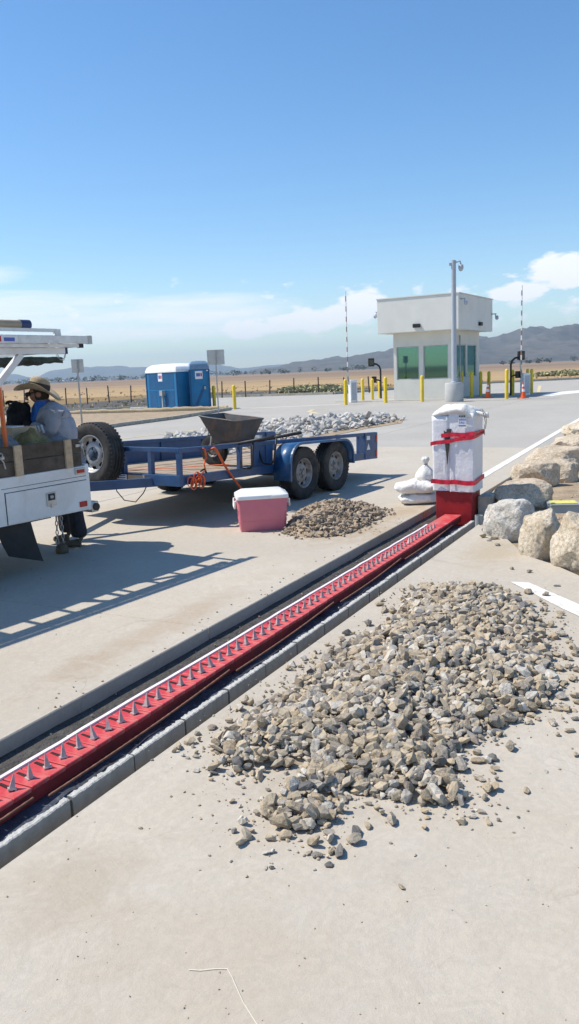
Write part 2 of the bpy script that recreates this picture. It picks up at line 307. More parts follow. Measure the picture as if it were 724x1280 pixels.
# ------------------------------------------------------------------ geometry helpers
class MB:
    def __init__(s): s.v = []; s.f = []; s.t = []
    def add(s, vs, fs, M=None, tint=None):
        o = len(s.v)
        s.v += [(M @ Vector(q)) if M else Vector(q) for q in vs]; s.f += [tuple(i+o for i in f) for f in fs]
        if tint is not None: s.t += [tint]*len(vs)
        return s
    def box(s, x0, x1, y0, y1, z0, z1, M=None):
        return s.add([(x0, y0, z0), (x1, y0, z0), (x1, y1, z0), (x0, y1, z0), (x0, y0, z1), (x1, y0, z1), (x1, y1, z1), (x0, y1, z1)],
                     [(3, 2, 1, 0), (4, 5, 6, 7), (0, 1, 5, 4), (1, 2, 6, 5), (2, 3, 7, 6), (3, 0, 4, 7)], M)
    def cbox(s, c, d, M=None):
        return s.box(c[0]-d[0]/2, c[0]+d[0]/2, c[1]-d[1]/2, c[1]+d[1]/2, c[2]-d[2]/2, c[2]+d[2]/2, M)
    def prism(s, poly, z0, z1, M=None):
        n = len(poly)
        return s.add([(p[0], p[1], z0) for p in poly]+[(p[0], p[1], z1) for p in poly],
                     [tuple(range(n-1, -1, -1)), tuple(range(n, 2*n))]+[(i, (i+1) % n, n+(i+1) % n, n+i) for i in range(n)], M)
    def tube(s, pts, r, seg=8, M=None, caps=True, flat=None):
        pts = [Vector(p) for p in pts]; n = len(pts); vs = []; fs = []
        rs = r if isinstance(r, (list, tuple)) else [r]*n
        ref = None
        for i, p in enumerate(pts):
            t = (pts[min(i+1, n-1)]-pts[max(i-1, 0)]).normalized()
            if ref is None: ref = Vector((0, 0, 1)) if abs(t.z) < .9 else Vector((1, 0, 0))
            a = (ref-t*ref.dot(t)).normalized(); b = t.cross(a); ref = a
            for k in range(seg):
                w = 2*math.pi*k/seg
                vs.append(p+(a*math.cos(w)*(flat or 1)+b*math.sin(w))*rs[i])
        for i in range(n-1):
            for k in range(seg):
                fs.append((i*seg+k, i*seg+(k+1) % seg, (i+1)*seg+(k+1) % seg, (i+1)*seg+k))
        if caps: fs += [tuple(range(seg-1, -1, -1)), tuple(range((n-1)*seg, n*seg))]
        return s.add(vs, fs, M)
    def bar(s, a, b, w, h, M=None, up=(0, 0, 1)):       # rectangular bar between two points
        a, b = Vector(a), Vector(b); t = (b-a).normalized(); u = Vector(up)
        if abs(t.dot(u)) > .98: u = Vector((1, 0, 0))
        sd = t.cross(u).normalized()*w/2; u = sd.cross(t).normalized()*h/2
        vs = [a-sd-u, a+sd-u, a+sd+u, a-sd+u, b-sd-u, b+sd-u, b+sd+u, b-sd+u]
        return s.add(vs, [(0, 1, 2, 3), (7, 6, 5, 4), (0, 4, 5, 1), (1, 5, 6, 2), (2, 6, 7, 3), (3, 7, 4, 0)], M)
    def lathe(s, prof, seg=32, M=None, close=False):     # profile (radius, z) about z
        n = len(prof); vs = [(r*math.cos(2*math.pi*k/seg), r*math.sin(2*math.pi*k/seg), z) for (r, z) in prof for k in range(seg)]
        fs = [(i*seg+k, i*seg+(k+1) % seg, (i+1)*seg+(k+1) % seg, (i+1)*seg+k) for i in range(n-1) for k in range(seg)]
        if close: fs += [((n-1)*seg+k, (n-1)*seg+(k+1) % seg, (k+1) % seg, k) for k in range(seg)]
        return s.add(vs, fs, M)
    def strip(s, pts, w, z=0, M=None):                    # flat ribbon along points
        vs = []; n = len(pts)
        for i, p in enumerate(pts):
            p = Vector((p[0], p[1], 0)); a = Vector((*pts[max(i-1, 0)][:2], 0)); b = Vector((*pts[min(i+1, n-1)][:2], 0))
            t = (b-a).normalized(); q = Vector((-t.y, t.x, 0))*w/2
            vs += [(p+q)+Vector((0, 0, z)), (p-q)+Vector((0, 0, z))]
        return s.add(vs, [(2*i+1, 2*i+3, 2*i+2, 2*i) for i in range(n-1)], M)
    def build(s, name, mat, parent=None, smooth=False, bevel=0, seg=2, kind=None, loc=None, rot=None):
        me = bpy.data.meshes.new(name); me.from_pydata([tuple(q) for q in s.v], [], s.f); me.update()
        if bevel or smooth:
            bm = bmesh.new(); bm.from_mesh(me)
            bmesh.ops.recalc_face_normals(bm, faces=bm.faces)
            if bevel:
                bmesh.ops.bevel(bm, geom=[e for e in bm.edges if len(e.link_faces) == 2 and e.calc_face_angle(0) > .5], offset=bevel, segments=seg, profile=.6, affect='EDGES', clamp_overlap=True)
            bm.to_mesh(me); bm.free()
        if smooth:
            for p in me.polygons: p.use_smooth = True
            if smooth != 'all':
                try: me.set_sharp_from_angle(angle=R(38))
                except Exception: pass
        if s.t and len(s.t) == len(me.vertices):
            a = me.attributes.new('tint', 'FLOAT', 'POINT'); a.data.foreach_set('value', s.t)
        me.materials.append(MATS[mat])
        return link(name, me, parent, kind, loc, rot)
def link(name, me, parent=None, kind=None, loc=None, rot=None):
    o = bpy.data.objects.new(name, me); COL.objects.link(o)
    if parent: o.parent = parent
    if kind: o['kind'] = kind
    if loc is not None: o.location = loc
    if rot is not None: o.rotation_euler = rot
    return o
def tag(o, label, cat, group=None):
    o['label'] = label; o['category'] = cat
    if group: o['group'] = group
    return o
def thing(name, label, cat, loc=(0, 0, 0), rz=0, group=None, rot=None):
    o = bpy.data.objects.new(name, None); COL.objects.link(o); o.location = loc; o.rotation_euler = rot or (0, 0, rz)
    o.empty_display_size = .2
    return tag(o, label, cat, group)
def copy_tree(o, parent=None):
    c = o.copy(); COL.objects.link(c); c.parent = parent
    for ch in o.children: copy_tree(ch, c)
    return c
def dup(o, loc, rz, label):
    c = copy_tree(o); c.location = loc; c.rotation_euler = (0, 0, rz); c['label'] = label; return c
def B(name, mat, parent, *b, bevel=0, **k):
    m = MB()
    for q in b: m.box(*q)
    return m.build(name, mat, parent, bevel=bevel, **k)
def hull_mesh(n, rnd, sq=(1, .8, .6), keep=None):
    bm = bmesh.new()
    for i in range(n):
        v = Vector((rnd.gauss(0, 1), rnd.gauss(0, 1), rnd.gauss(0, 1))).normalized()*rnd.uniform(.8, 1.05)
        bm.verts.new((v.x*sq[0]*.5, v.y*sq[1]*.5, v.z*sq[2]*.5))
    r = bmesh.ops.convex_hull(bm, input=bm.verts)
    bmesh.ops.delete(bm, geom=list({e for e in r['geom_interior']+r['geom_unused'] if isinstance(e, bmesh.types.BMVert)}), context='VERTS')
    bm.verts.index_update()
    vs = [v.co.copy() for v in bm.verts]; fs = [[v.index for v in f.verts] for f in bm.faces]; bm.free()
    return vs, fs
ROUND = [hull_mesh(16+i % 9, random.Random(i), (1, .62+.06*(i % 6), .46+.07*(i % 5))) for i in range(26)]
def rot_rand(rnd): return Matrix.Rotation(rnd.uniform(0, 6.28), 4, 'Z') @ Matrix.Rotation(rnd.gauss(0, .45), 4, 'X') @ Matrix.Rotation(rnd.gauss(0, .45), 4, 'Y')
def text_mesh(txt, size, name, mat, parent, M):
    c = bpy.data.curves.new(name, 'FONT'); c.body = txt; c.size = size; c.align_x = 'CENTER'; c.align_y = 'CENTER'; c.extrude = .0008
    t = bpy.data.objects.new('tmp', c); COL.objects.link(t)
    me = bpy.data.meshes.new_from_object(t); bpy.data.objects.remove(t)
    me.materials.clear(); me.materials.append(MATS[mat])
    o = link(name, me, parent); o.matrix_local = M; return o

# frames: trench (s along the trench, n across) and vehicle (s away along the trailer, n to its far side)
ANG_T = math.atan2(.883, .469); tv = Vector((math.cos(ANG_T), math.sin(ANG_T), 0)); nv = Vector((-tv.y, tv.x, 0))
def T(s, n, z=0): return tv*s+nv*n+Vector((0, 0, z))
def invT(p): p = Vector((p[0], p[1], 0)); return p.dot(tv), p.dot(nv)
ANG_V = math.atan2(.825, .565); tp = Vector((math.cos(ANG_V), math.sin(ANG_V), 0)); np_ = Vector((-tp.y, tp.x, 0))
def VW(s, n, z=0): return tp*s+np_*n+Vector((0, 0, z))
def Vp(px, py, n):                                      # pixel on the vertical plane n = const -> (s, z)
    d = ray(px, py); k = n/d.dot(np_); p = Vector((0, 0, H))+d*k
    return p.dot(tp), p.z

# ================================================================== SETTING
# ground: one sheet to the horizon, lowered under the paved area
me = MB()
gx = [-12000, -5000, -2000, -800, -300, -120, -60, -45.5, -45, -20, 0, 20, 45, 45.5, 60, 120, 300, 800, 2000, 5000, 12000]
gy = [-12000, -3000, -600, -100, -30.5, -30, 0, 20, 40, 80, 80.5, 100, 140, 200, 300, 500, 900, 1800, 4000, 7000, 12000]
vs_ = [(x, y, -.7 if (-45 <= x <= 45 and -30 <= y <= 80) else -.02) for y in gy for x in gx]
n_ = len(gx)
me.add(vs_, [(j*n_+i, j*n_+i+1, (j+1)*n_+i+1, (j+1)*n_+i) for j in range(len(gy)-1) for i in range(n_-1)])
me.build('ground', 'land', kind='structure')

# paving: slabs with open control joints, the trench left out between n 2.115 and 2.90
pav = bpy.data.objects.new('pavement', None); COL.objects.link(pav); pav['kind'] = 'structure'; pav.rotation_euler = (0, 0, ANG_T)
JG = .004
def slab_poly(poly, name='slab', mat='concrete', cuts_s=(), cuts_n=(), th=.10, z=0.0):
    """poly in trench coordinates; split along joints and bevelled at the arris"""
    def clip(pl, ax, c, keep_less):
        out = []
        for i in range(len(pl)):
            a, b = pl[i], pl[(i+1) % len(pl)]
            ia, ib = (a[ax] <= c) == keep_less, (b[ax] <= c) == keep_less
            if ia: out.append(a)
            if ia != ib:
                t = (c-a[ax])/(b[ax]-a[ax]); out.append((a[0]+(b[0]-a[0])*t, a[1]+(b[1]-a[1])*t))
        return out
    ps = [poly]
    for ax, cuts in ((0, cuts_s), (1, cuts_n)):
        for c in cuts:
            nx = []
            for p in ps:
                for l_, cc in ((True, c-JG), (False, c+JG)):
                    q = clip(p, ax, cc, l_)
                    if len(q) > 2: nx.append(q)
            ps = nx
    for p in ps: MB().prism(p, z-th, z).build(name, mat, pav, bevel=.006, seg=1)
ns_end = invT(G(598.5, 655)); e1 = invT(G(657, 694)); e2 = invT(G(692, 705)); e3 = invT(G(724, 719))
SJ = [-13.75, -9.25, -4.75, -.25, 4.25]
slab_poly([(-16, 2.115), (-16, -14), (e3[0]+1.0, -14), (e3[0]+.2, -3.2), e3, e2, e1, ((ns_end[0]+e1[0])/2+.02, (ns_end[1]+e1[1])/2-.06), (ns_end[0], 2.115)], cuts_s=SJ, cuts_n=(-2.4, -6.9))
slab_poly([(-16, 2.90), (9.7, 2.90), (9.7, 7.4), (-16, 7.4)], cuts_s=SJ+[8.75])
slab_poly([(-16, 7.408), (16, 7.408), (16, 16.4), (-16, 16.4)], cuts_s=SJ+[8.75, 13.25], cuts_n=(11.9,))
slab_poly([(9.708, 2.58), (16, 2.58), (16, 7.4), (9.708, 7.4)], cuts_s=(13.25,))
# distant apron, laid as larger slabs
def far_poly(pts): return [invT(p) for p in pts]
slab_poly(far_poly([G(0, 519), G(190, 509.5), (-7.0, 50, 0), (-5.2, 60, 0), (3.4, 56, 0), (9, 62, 0), (16.5, 68, 0), (44, 74, 0), (44, 50, 0), (13, 24, 0), T(16.008, 2.58), T(16.008, 16.4), T(-16, 16.41), T(-16, 32), (-40, 20, 0), (-44, 42, 0)]),
          mat='concrete_far', cuts_s=(20, 24.5, 29, 33.5, 38, 42.5, 47, 51.5, 56), cuts_n=(7.4, 11.9, 20.9, 25.4, 30), z=-.002)
# bed of soil under the slabs, trench floor and earth sides
MB().add([T(-16, -14.2, -.11), T(60, -14.2, -.11), T(60, 2.115, -.11), T(-16, 2.115, -.11)], [(0, 1, 2, 3)]).build('sub_base', 'soil_dark', kind='structure')
MB().add([T(-16, 2.90, -.112), T(70, 2.90, -.112), T(70, 45, -.112), T(-16, 45, -.112)], [(0, 1, 2, 3)]).build('sub_base', 'soil_dark', kind='structure')
m = MB(); N = 90; rnd = random.Random(3)
rows = [(2.07, -.10), (2.09, -.24), (2.2, -.30), (2.5, -.31), (2.585, -.30), (2.60, -.095), (2.88, -.086), (2.935, -.08)]
for i in range(N+1):
    s_ = -16+25.9*i/N
    for (n0, z0) in rows: m.v.append(T(s_, n0+rnd.uniform(-.012, .012), z0+rnd.uniform(-.015, .015)*(.35 if z0 > -.15 else 1)))
k_ = len(rows)
m.f += [(i*k_+j, (i+1)*k_+j, (i+1)*k_+j+1, i*k_+j+1) for i in range(N) for j in range(k_-1)]
m.build('trench', 'soil_dark', kind='structure', smooth='all')
# soil island with boulders, right of the trench end
m = MB(); N = 26
isl = [T(ns_end[0], 2.115), T(8.9, 2.2), T(9.0, 2.6), T(13, 2.57), T(20, 2.57), T(30, 2.57), (30, 24, 0), (20, 5, 0), T(e3[0]+.2, -3.2), G(724, 719), G(692, 705), G(657, 694)]
ctr = Vector((5.5, 9.5, 0)); vs_ = [ctr+Vector((0, 0, .05))]; fs_ = []
ringn = 8; sub = 8; outl = []
for i in range(len(isl)):
    a, b = Vector(isl[i]), Vector(isl[(i+1) % len(isl)])
    outl += [a.lerp(b, k/sub) for k in range(sub)]
L_ = len(outl)
for r in range(1, ringn+1):
    f = r/ringn
    for p in outl:
        q = ctr.lerp(p, f); q.z = (-.05 if r == ringn else .0)+.05*(1-f)+mn.noise(q*1.4)*.04*(1 if r < ringn else .3); vs_.append(q)
for i in range(L_): fs_.append((0, 1+i, 1+(i+1) % L_))
for r in range(ringn-1):
    for i in range(L_): a = 1+r*L_; fs_.append((a+i, a+L_+i, a+L_+(i+1) % L_, a+(i+1) % L_))
m.add(vs_, fs_); m.build('soil_island', 'soil', kind='structure', smooth='all')
# soil wedge at left with its kerb
def sheet(pts, z, name, mat, par=None, kind='structure', th=None):
    m = MB()
    if th: m.prism([(p[0], p[1]) for p in pts], z-th, z)
    else: m.add([(p[0], p[1], z) for p in pts], [tuple(range(len(pts)))])
    return m.build(name, mat, par, kind=kind)
low = [G(288, 512.5), G(218, 524), G(150, 533), G(85, 543), G(0, 556), G(-120, 576)]; upp = [G(-120, 533), G(0, 526), G(85, 518.5), G(200, 515.5)]
sheet(low+upp, .03, 'soil_wedge', 'soil', th=.06)
for a, b in zip(low[:-1], low[1:]):
    MB().bar(a+Vector((0, 0, .06)), b+Vector((0, 0, .06)), .15, .14).build('kerb', 'concrete_edge', kind='structure', bevel=.015)
far_k = [G(-120, 527), G(0, 519.5), G(190, 510)]
for a, b in zip(far_k[:-1], far_k[1:]): MB().bar(a+Vector((0, 0, .07)), b+Vector((0, 0, .07)), .2, .16).build('kerb', 'concrete_edge', kind='structure')
fk2 = [(-5.2, 60, 0), (3.4, 56, 0), (9, 62, 0), (16.5, 68, 0), (44, 74, 0)]
for a, b in zip(fk2[:-1], fk2[1:]): MB().bar(Vector(a)+Vector((0, 0, .07)), Vector(b)+Vector((0, 0, .07)), .25, .18).build('kerb', 'concrete_edge', kind='structure')
# painted lines (4 mm sheets)
def line(pts, w, mat, z=.004): m = MB().strip(pts, w, z); return m.build('road_marking', mat, None, kind='structure')
line([T(s_, 2.98+.026*(s_-11.6)) for s_ in (9.8, 12, 15, 18, 22, 26, 32)], .13, 'road_white')
a, b = G(640, 728), G(727, 764)
m = MB().add([G(638, 727, .004), G(661, 728, .004), G(730, 758, .004), G(730, 773, .004), G(700, 759, .004)], [(4, 3, 2, 1, 0)]); m.build('road_marking', 'road_white', kind='structure')
line([G(120, 552.5), G(190, 544), G(258, 536), G(300, 531)], .12, 'road_yellow')
line([G(300, 511), G(345, 509), G(425, 505.5)], .3, 'road_white')
line([G(410, 511), G(392, 512), G(386, 514.5), G(398, 517), G(420, 517)], .2, 'road_yellow')
m = MB().add([G(*p, .004) for p in ((676, 494), (690, 490.5), (735, 487), (735, 490), (705, 493), (690, 495))], [(5, 4, 3, 2, 1, 0)]); m.build('road_marking', 'road_white', kind='structure')
m = MB().add([G(*p, .004) for p in ((671, 491), (675, 491), (677, 482), (673, 482))], [(3, 2, 1, 0)]); m.build('road_marking', 'road_yellow', kind='structure')
# hills on a polar grid
def ridge(px, pts):
    for (a, ya), (b, yb) in zip(pts[:-1], pts[1:]):
        if a <= px <= b:
            t = (px-a)/(b-a); t = t*t*(3-2*t); return ya+(yb-ya)*t
    return pts[0][1] if px < pts[0][0] else pts[-1][1]
def hills(name, r0, rp, r1, pts, a0, a1, na, nr, amp, seed):
    m = MB()
    for i in range(na+1):
        az_ = a0+(a1-a0)*i/na; px = 362+F*math.tan(max(-1.2, min(1.2, az_)))
        hpx = ridge(px, pts)
        for j in range(nr+1):
            r = r0+(r1-r0)*j/nr
            t = (r-r0)/(rp-r0) if r < rp else 1-(r-rp)/(r1-rp)
            t = max(0, t); prof = t**1.5*(3-2*t**.75) if t < 1 else 1
            q = Vector((r*math.sin(az_), r*math.cos(az_), 0))
            g = abs(mn.fractal(q*.0022+Vector((seed, 0, 0)), .9, 2.1, 6))
            z = hpx/F*rp*prof*(1+amp*(.3-g)*(1 if t < .97 else .35))+mn.fractal(q*.008, 1, 2, 4)*6*prof
            m.v.append(q+Vector((0, 0, z-4)))
    m.f += [(i*(nr+1)+j, (i+1)*(nr+1)+j, (i+1)*(nr+1)+j+1, i*(nr+1)+j+1) for i in range(na) for j in range(nr)]
    m.build(name, 'hill', kind='structure', smooth='all')
hills('distant_hills', 5600, 7200, 8300, [(-900, 22), (-60, 5), (0, 6), (28, 11), (55, 6), (80, 13), (120, 16), (150, 15), (195, 13), (245, 10), (275, 13), (310, 7), (350, 9), (420, 10), (724, 12), (1500, 14)], R(-52), R(50), 300, 22, .5, 3)
hills('brown_hills', 2300, 3400, 4300, [(-900, 0), (260, 0), (300, 2), (340, 7), (400, 13), (440, 15.5), (490, 20), (540, 26), (610, 31), (640, 30), (665, 34), (700, 37), (724, 38), (800, 43), (1000, 50), (1500, 38)], R(-10), R(55), 300, 26, .8, 11)

# ================================================================== TRENCH THINGS
tr_loc = (0, 0, 0)
bar_t = thing('spike_barrier', 'long red painted row of steel traffic spikes set in the trench', 'spike barrier', T(8.6, 2.515), ANG_T)
def TL(s, n, z=0): return Vector((s-8.6, n-2.515, z))
B('housing', 'red_paint_shaded', bar_t, (-12.5, .04, -.088, .082, -.072, -.016), (-12.5, .04, -.05, .06, -.28, -.072), bevel=.004)
# top plates, each lapping the next, with a slot left of every spike
plate = None; spike = None; slot = None
s_ = 7.84
i = 0
while s_ > -1.2:
    p0 = TL(s_, 2.515)
    if plate is None:
        plate = MB().box(-.0475, .0475, -.094, .075, -.016, .004).build('plate', 'red_paint', bar_t, bevel=.003, seg=1)
        q = [(-.008, -.048), (.008, -.05), (.022, .055), (.008, .057)]
        slot = MB().prism(q, .003, .0072).build('slot', 'slot_dark', bar_t)
        m = MB(); m.add([(-.013, -.013, 0), (.013, -.013, 0), (.012, .012, 0), (-.012, .012, 0), (-.001, -.001, .064), (.002, -.001, .064), (.002, .002, .064), (-.001, .002, .064)], [(3, 2, 1, 0), (4, 5, 6, 7), (0, 1, 5, 4), (1, 2, 6, 5), (2, 3, 7, 6), (3, 0, 4, 7)])
        m.box(-.017, .017, -.016, .016, -.002, .005); spike = m.build('spike', 'spike_steel', bar_t)
        trio = [(plate, 0), (slot, 0), (spike, 0)]
        objs = [plate, slot, spike]
    else:
        objs = [o.copy() for o in (plate, slot, spike)]
        for o in objs: COL.objects.link(o); o.parent = bar_t
    rn = random.Random(i)
    objs[0].location = (p0.x, 0, rn.uniform(-.0015, .0015)); objs[0].rotation_euler = (rn.gauss(0, .006), rn.gauss(0, .006), 0)
    p0.x += rn.uniform(-.005, .005); objs[1].location = (p0.x, 0, .0); objs[2].scale = (1, 1, rn.uniform(.88, 1.06))
    objs[2].location = (p0.x+.002, -.030, .006); objs[2].rotation_euler = (rn.gauss(-.08, .10), rn.gauss(0, .08), -.35+rn.gauss(0, .25))
    s_ -= .1; i += 1
B('end_plate', 'red_paint', bar_t, (-.71, .03, -.098, .09, -.0155, .006), bevel=.003)
m = MB(); pts = []
rnd = random.Random(5)
for k in range(0, 70):
    x = -12+k*.165; y = .086+rnd.uniform(-.004, .004); pts.append((x, y))
for k in range(69):
    (x0, y0), (x1, y1) = pts[k], pts[k+1]
    m.add([(x0, y0-.009, .012), (x1, y1-.009, .012), (x1, y1+.011, .012), (x0, y0+.011, .012), (x0, y0-.009, -.02), (x1, y1-.009, -.02), (x1, y1+.011, -.02), (x0, y0+.011, -.02)], [(0, 1, 2, 3), (0, 4, 5, 1), (2, 6, 7, 3)])
m.build('edge_strip', 'white_strip', bar_t)
# block wall along the near side
bw = thing('block_wall', 'low row of rough topped grey concrete blocks along the near trench side', 'block wall', T(0, 2.183), ANG_T)
B('mortar', 'soil_dark', bw, (-2, 8.27, .005, .026, -.27, .012))
s_ = 8.28; rnd = random.Random(21); i = 0
while s_ > -2:
    Lb = .39 if rnd.random() < .72 else .195
    m = MB(); nx = max(3, int(Lb/.011)); top = []
    y1 = .034; ztop = .022
    prof = []
    for k in range(nx+1):
        x = -Lb+.004+(Lb-.008)*k/nx
        prof.append((x, ztop+rnd.uniform(-.0035, .001), rnd.uniform(-.0015, .002), rnd.uniform(-.009, .003)))
    vs_ = []
    for (x, z, y, yb) in prof: vs_ += [(x, y*.4, -.27), (x, y*.4, z-.004), (x, y+.006, z), (x, y1+yb, z+rnd.uniform(-.003, .001)), (x, y1, -.27)]
    fs_ = []
    for k in range(nx):
        a = k*5; b_ = a+5
        for q in range(4): fs_.append((a+q, b_+q, b_+q+1, a+q+1))
    fs_ += [(0, 1, 2, 3, 4), tuple(nx*5+q for q in (4, 3, 2, 1, 0))]
    m.add(vs_, fs_); o = m.build('block', 'block', bw, loc=(s_, rnd.uniform(-.003, .003), rnd.uniform(-.003, .003)))
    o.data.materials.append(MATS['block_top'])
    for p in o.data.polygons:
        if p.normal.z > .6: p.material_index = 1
    s_ -= Lb+.004; i += 1
# liner in the gap and bars of rebar lying on it
m = MB(); rnd = random.Random(8); N = 130
for k in range(N+1):
    s_ = -2+10.4*k/N
    for (n0, z0) in ((2.222, -.09), (2.28, -.085), (2.35, -.078), (2.46, -.075)): m.v.append(T(s_, n0, z0+mn.noise(Vector((s_*5, n0*20, 0)))*.022))
m.f += [(k*4+j, (k+1)*4+j, (k+1)*4+j+1, k*4+j+1) for k in range(N) for j in range(3)]
tag(m.build('plastic_liner', 'trench_liner', smooth='all'), 'dark crumpled plastic liner in the gap between red barrier and blocks', 'plastic liner')
def rebar(s0, s1, n0, n1, z0, z1, label):
    o = thing('rebar', label, 'rebar', T(s0, n0, z0), 0, 'rebar lying in the trench gap')
    a = Vector((0, 0, 0)); b = T(s1, n1, z1)-T(s0, n0, z0); n = int((b-a).length/.022); m = MB()
    pts = [a.lerp(b, k/n)+Vector((0, 0, -.012*math.sin(math.pi*k/n))) for k in range(n+1)]
    m.tube(pts, [.0068 if k % 2 else .0058 for k in range(n+1)], 7); m.build('rod', 'rebar', o, smooth='all'); return o
rebar(-1.2, 2.17, 2.355, 2.40, -.035, -.03, 'ribbed rusty rebar nearest the camera beside the red barrier')
rebar(2.22, 3.7, 2.36, 2.40, -.035, -.03, 'rusty rebar starting just past the nearest one, second along the trench')
rebar(3.72, 5.15, 2.365, 2.40, -.035, -.03, 'rusty rebar in the middle of the trench gap, third along')
rebar(5.2, 6.6, 2.365, 2.40, -.035, -.03, 'rusty rebar, fourth along the trench gap')
rebar(6.62, 8.2, 2.365, 2.40, -.035, -.03, 'rusty rebar farthest along the trench, near the wrapped cabinet')

# wrapped cabinet at the trench end
cb = thing('wrapped_cabinet', 'red barrier cabinet wrapped in white plastic sheet and red tape', 'cabinet', T(8.66, 2.515), ANG_T)
B('base', 'red_paint_shine', cb, (0, .36, -.205, .205, -.27, .31), bevel=.006)
# wrap: a soft skin with a gaping slit in front; local x = into depth, y = left(+)/right(-)
def wrap_piece(outline, z0, z1, nz, name, seed, lean=0, wob=.008):
    m = MB(); n = len(outline)
    for j in range(nz+1):
        t = j/nz; z = z0+(z1-z0)*t
        for k, (x, y) in enumerate(outline):
            d = mn.noise(Vector((x*6+seed, y*6, z*4)))*wob+mn.noise(Vector((x*16+seed, y*16, z*14)))*wob*.4
            sgn = 1 if y >= 0 else -1
            m.v.append((x+d-(.02*t if x < .1 else 0), y+d*sgn+lean*t, z+(mn.noise(Vector((k*.7+seed, 0, 0)))*.008 if j in (0, nz) else 0)))
    m.f += [(j*n+k, j*n+(k+1) % n, (j+1)*n+(k+1) % n, (j+1)*n+k) for j in range(nz) for k in range(n)]
    m.f += [tuple(range(nz*n, nz*n+n))]
    return m.build(name, 'wrap_white', cb, smooth='all')
def rr(x0, x1, y0, y1, r, k=4):
    o = []
    for (cx_, cy_, a0) in ((x1-r, y1-r, 0), (x0+r, y1-r, 90), (x0+r, y0+r, 180), (x1-r, y0+r, 270)):
        for q in range(k+1): a = R(a0+90*q/k); o.append((cx_+r*math.cos(a), cy_+r*math.sin(a)))
    d = []
    for q in range(len(o)):                               # subdivide the straight runs
        a, b = Vector(o[q]), Vector(o[(q+1) % len(o)]); n = max(1, int((b-a).length/.04))
        d += [tuple(a.lerp(b, w/n)) for w in range(n)]
    return d
wl_ = wrap_piece(rr(-.02, .33, .040, .238, .03), .27, 1.10, 16, 'wrapping', 1, wob=.005)
wr_ = wrap_piece(rr(-.012, .37, -.235, .046, .015), .26, 1.13, 16, 'wrapping', 5, wob=.004)
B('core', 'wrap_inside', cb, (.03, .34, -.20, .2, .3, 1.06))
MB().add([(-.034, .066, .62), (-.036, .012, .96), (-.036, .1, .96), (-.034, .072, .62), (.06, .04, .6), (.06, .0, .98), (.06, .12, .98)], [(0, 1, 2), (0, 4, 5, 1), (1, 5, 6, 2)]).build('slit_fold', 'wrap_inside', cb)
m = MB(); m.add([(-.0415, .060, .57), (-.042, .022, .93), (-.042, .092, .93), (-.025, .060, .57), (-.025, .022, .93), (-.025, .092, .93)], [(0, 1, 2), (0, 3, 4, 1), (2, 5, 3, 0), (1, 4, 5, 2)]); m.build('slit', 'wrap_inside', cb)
def tape(pts, w, name='tape'):
    m = MB(); n = len(pts)
    for k, (x, y, z) in enumerate(pts): m.v += [Vector((x, y, z-w/2)), Vector((x, y, z+w/2))]
    m.f += [(2*k, 2*k+2, 2*k+3, 2*k+1) for k in range(n-1)]
    o = m.build(name, 'red_tape', cb); md = o.modifiers.new('thick', 'SOLIDIFY'); md.thickness = .004; return o
def lo(z0, z1, w=.0, ph=0): 
    P_ = []
    for k in range(25):
        y = .248-.492*k/24; P_.append((-.045-.003*math.sin(k*1.3+ph), y, z0+(z1-z0)*k/24+.004*math.sin(k*.5+ph)))
    for k in range(8): P_.append((-.04+.41*(k+1)/8, -.2485-.004*math.sin(k), z1+w*(k+1)/8))
    return P_
tape(lo(.795, .875, .02), .042); tape([p for p in lo(.885, .905, .0, 2) if p[1] < .13], .045); tape(lo(.375, .365, .03, 1), .05)
MB().add([(-.05, .10, .62), (-.05, .085, .62), (-.054, .08, .46), (-.054, .105, .46)], [(0, 1, 2, 3)]).build('loose_strip', 'sticker_white', cb)
Mlab = Matrix.Translation((-.054, -.115, 1.03)) @ Matrix(((0, 0, -1, 0), (-1, 0, 0, 0), (0, 1, 0, 0), (0, 0, 0, 1)))
lab = MB().box(-.045, .045, -.045, .045, -.001, .001).build('label_patch', 'sticker_white', cb); lab.matrix_local = Mlab @ Matrix.Translation((0, 0, -.002))
text_mesh('5461', .038, 'lettering', 'sticker_blue', cb, Mlab)
for dy in (.032, -.032):
    q = MB().box(-.04, .04, -.006, .006, -.001, .001).build('print_line', 'sticker_blue', cb); q.matrix_local = Mlab @ Matrix.Translation((0, dy, 0))
for k in range(3):
    q = MB().lathe([(.0001, 0), (.009, 0), (.009, .004), (.0001, .004)], 10).build('print_dot', 'black_metal', cb); q.matrix_local = Mlab @ Matrix.Translation((-.025+.025*k, .07, .0))
# grey concrete end block and pipe stub behind the cabinet
o = thing('end_block', 'grey concrete block standing at the right of the wrapped cabinet', 'concrete block', T(8.72, 2.235), ANG_T)
B('block', 'concrete_edge', o, (.1, .42, -.09, .05, -.28, .19), bevel=.012)
o = thing('pipe_stub', 'short blue grey pipe stub at the corner of the near slab', 'pipe', T(8.42, 2.17), ANG_T)
MB().lathe([(.0001, -.25), (.042, -.25), (.042, .05), (.036, .05), (.036, -.05), (.0001, -.05)], 18).build('pipe', 'valve_grey', o, smooth=True)

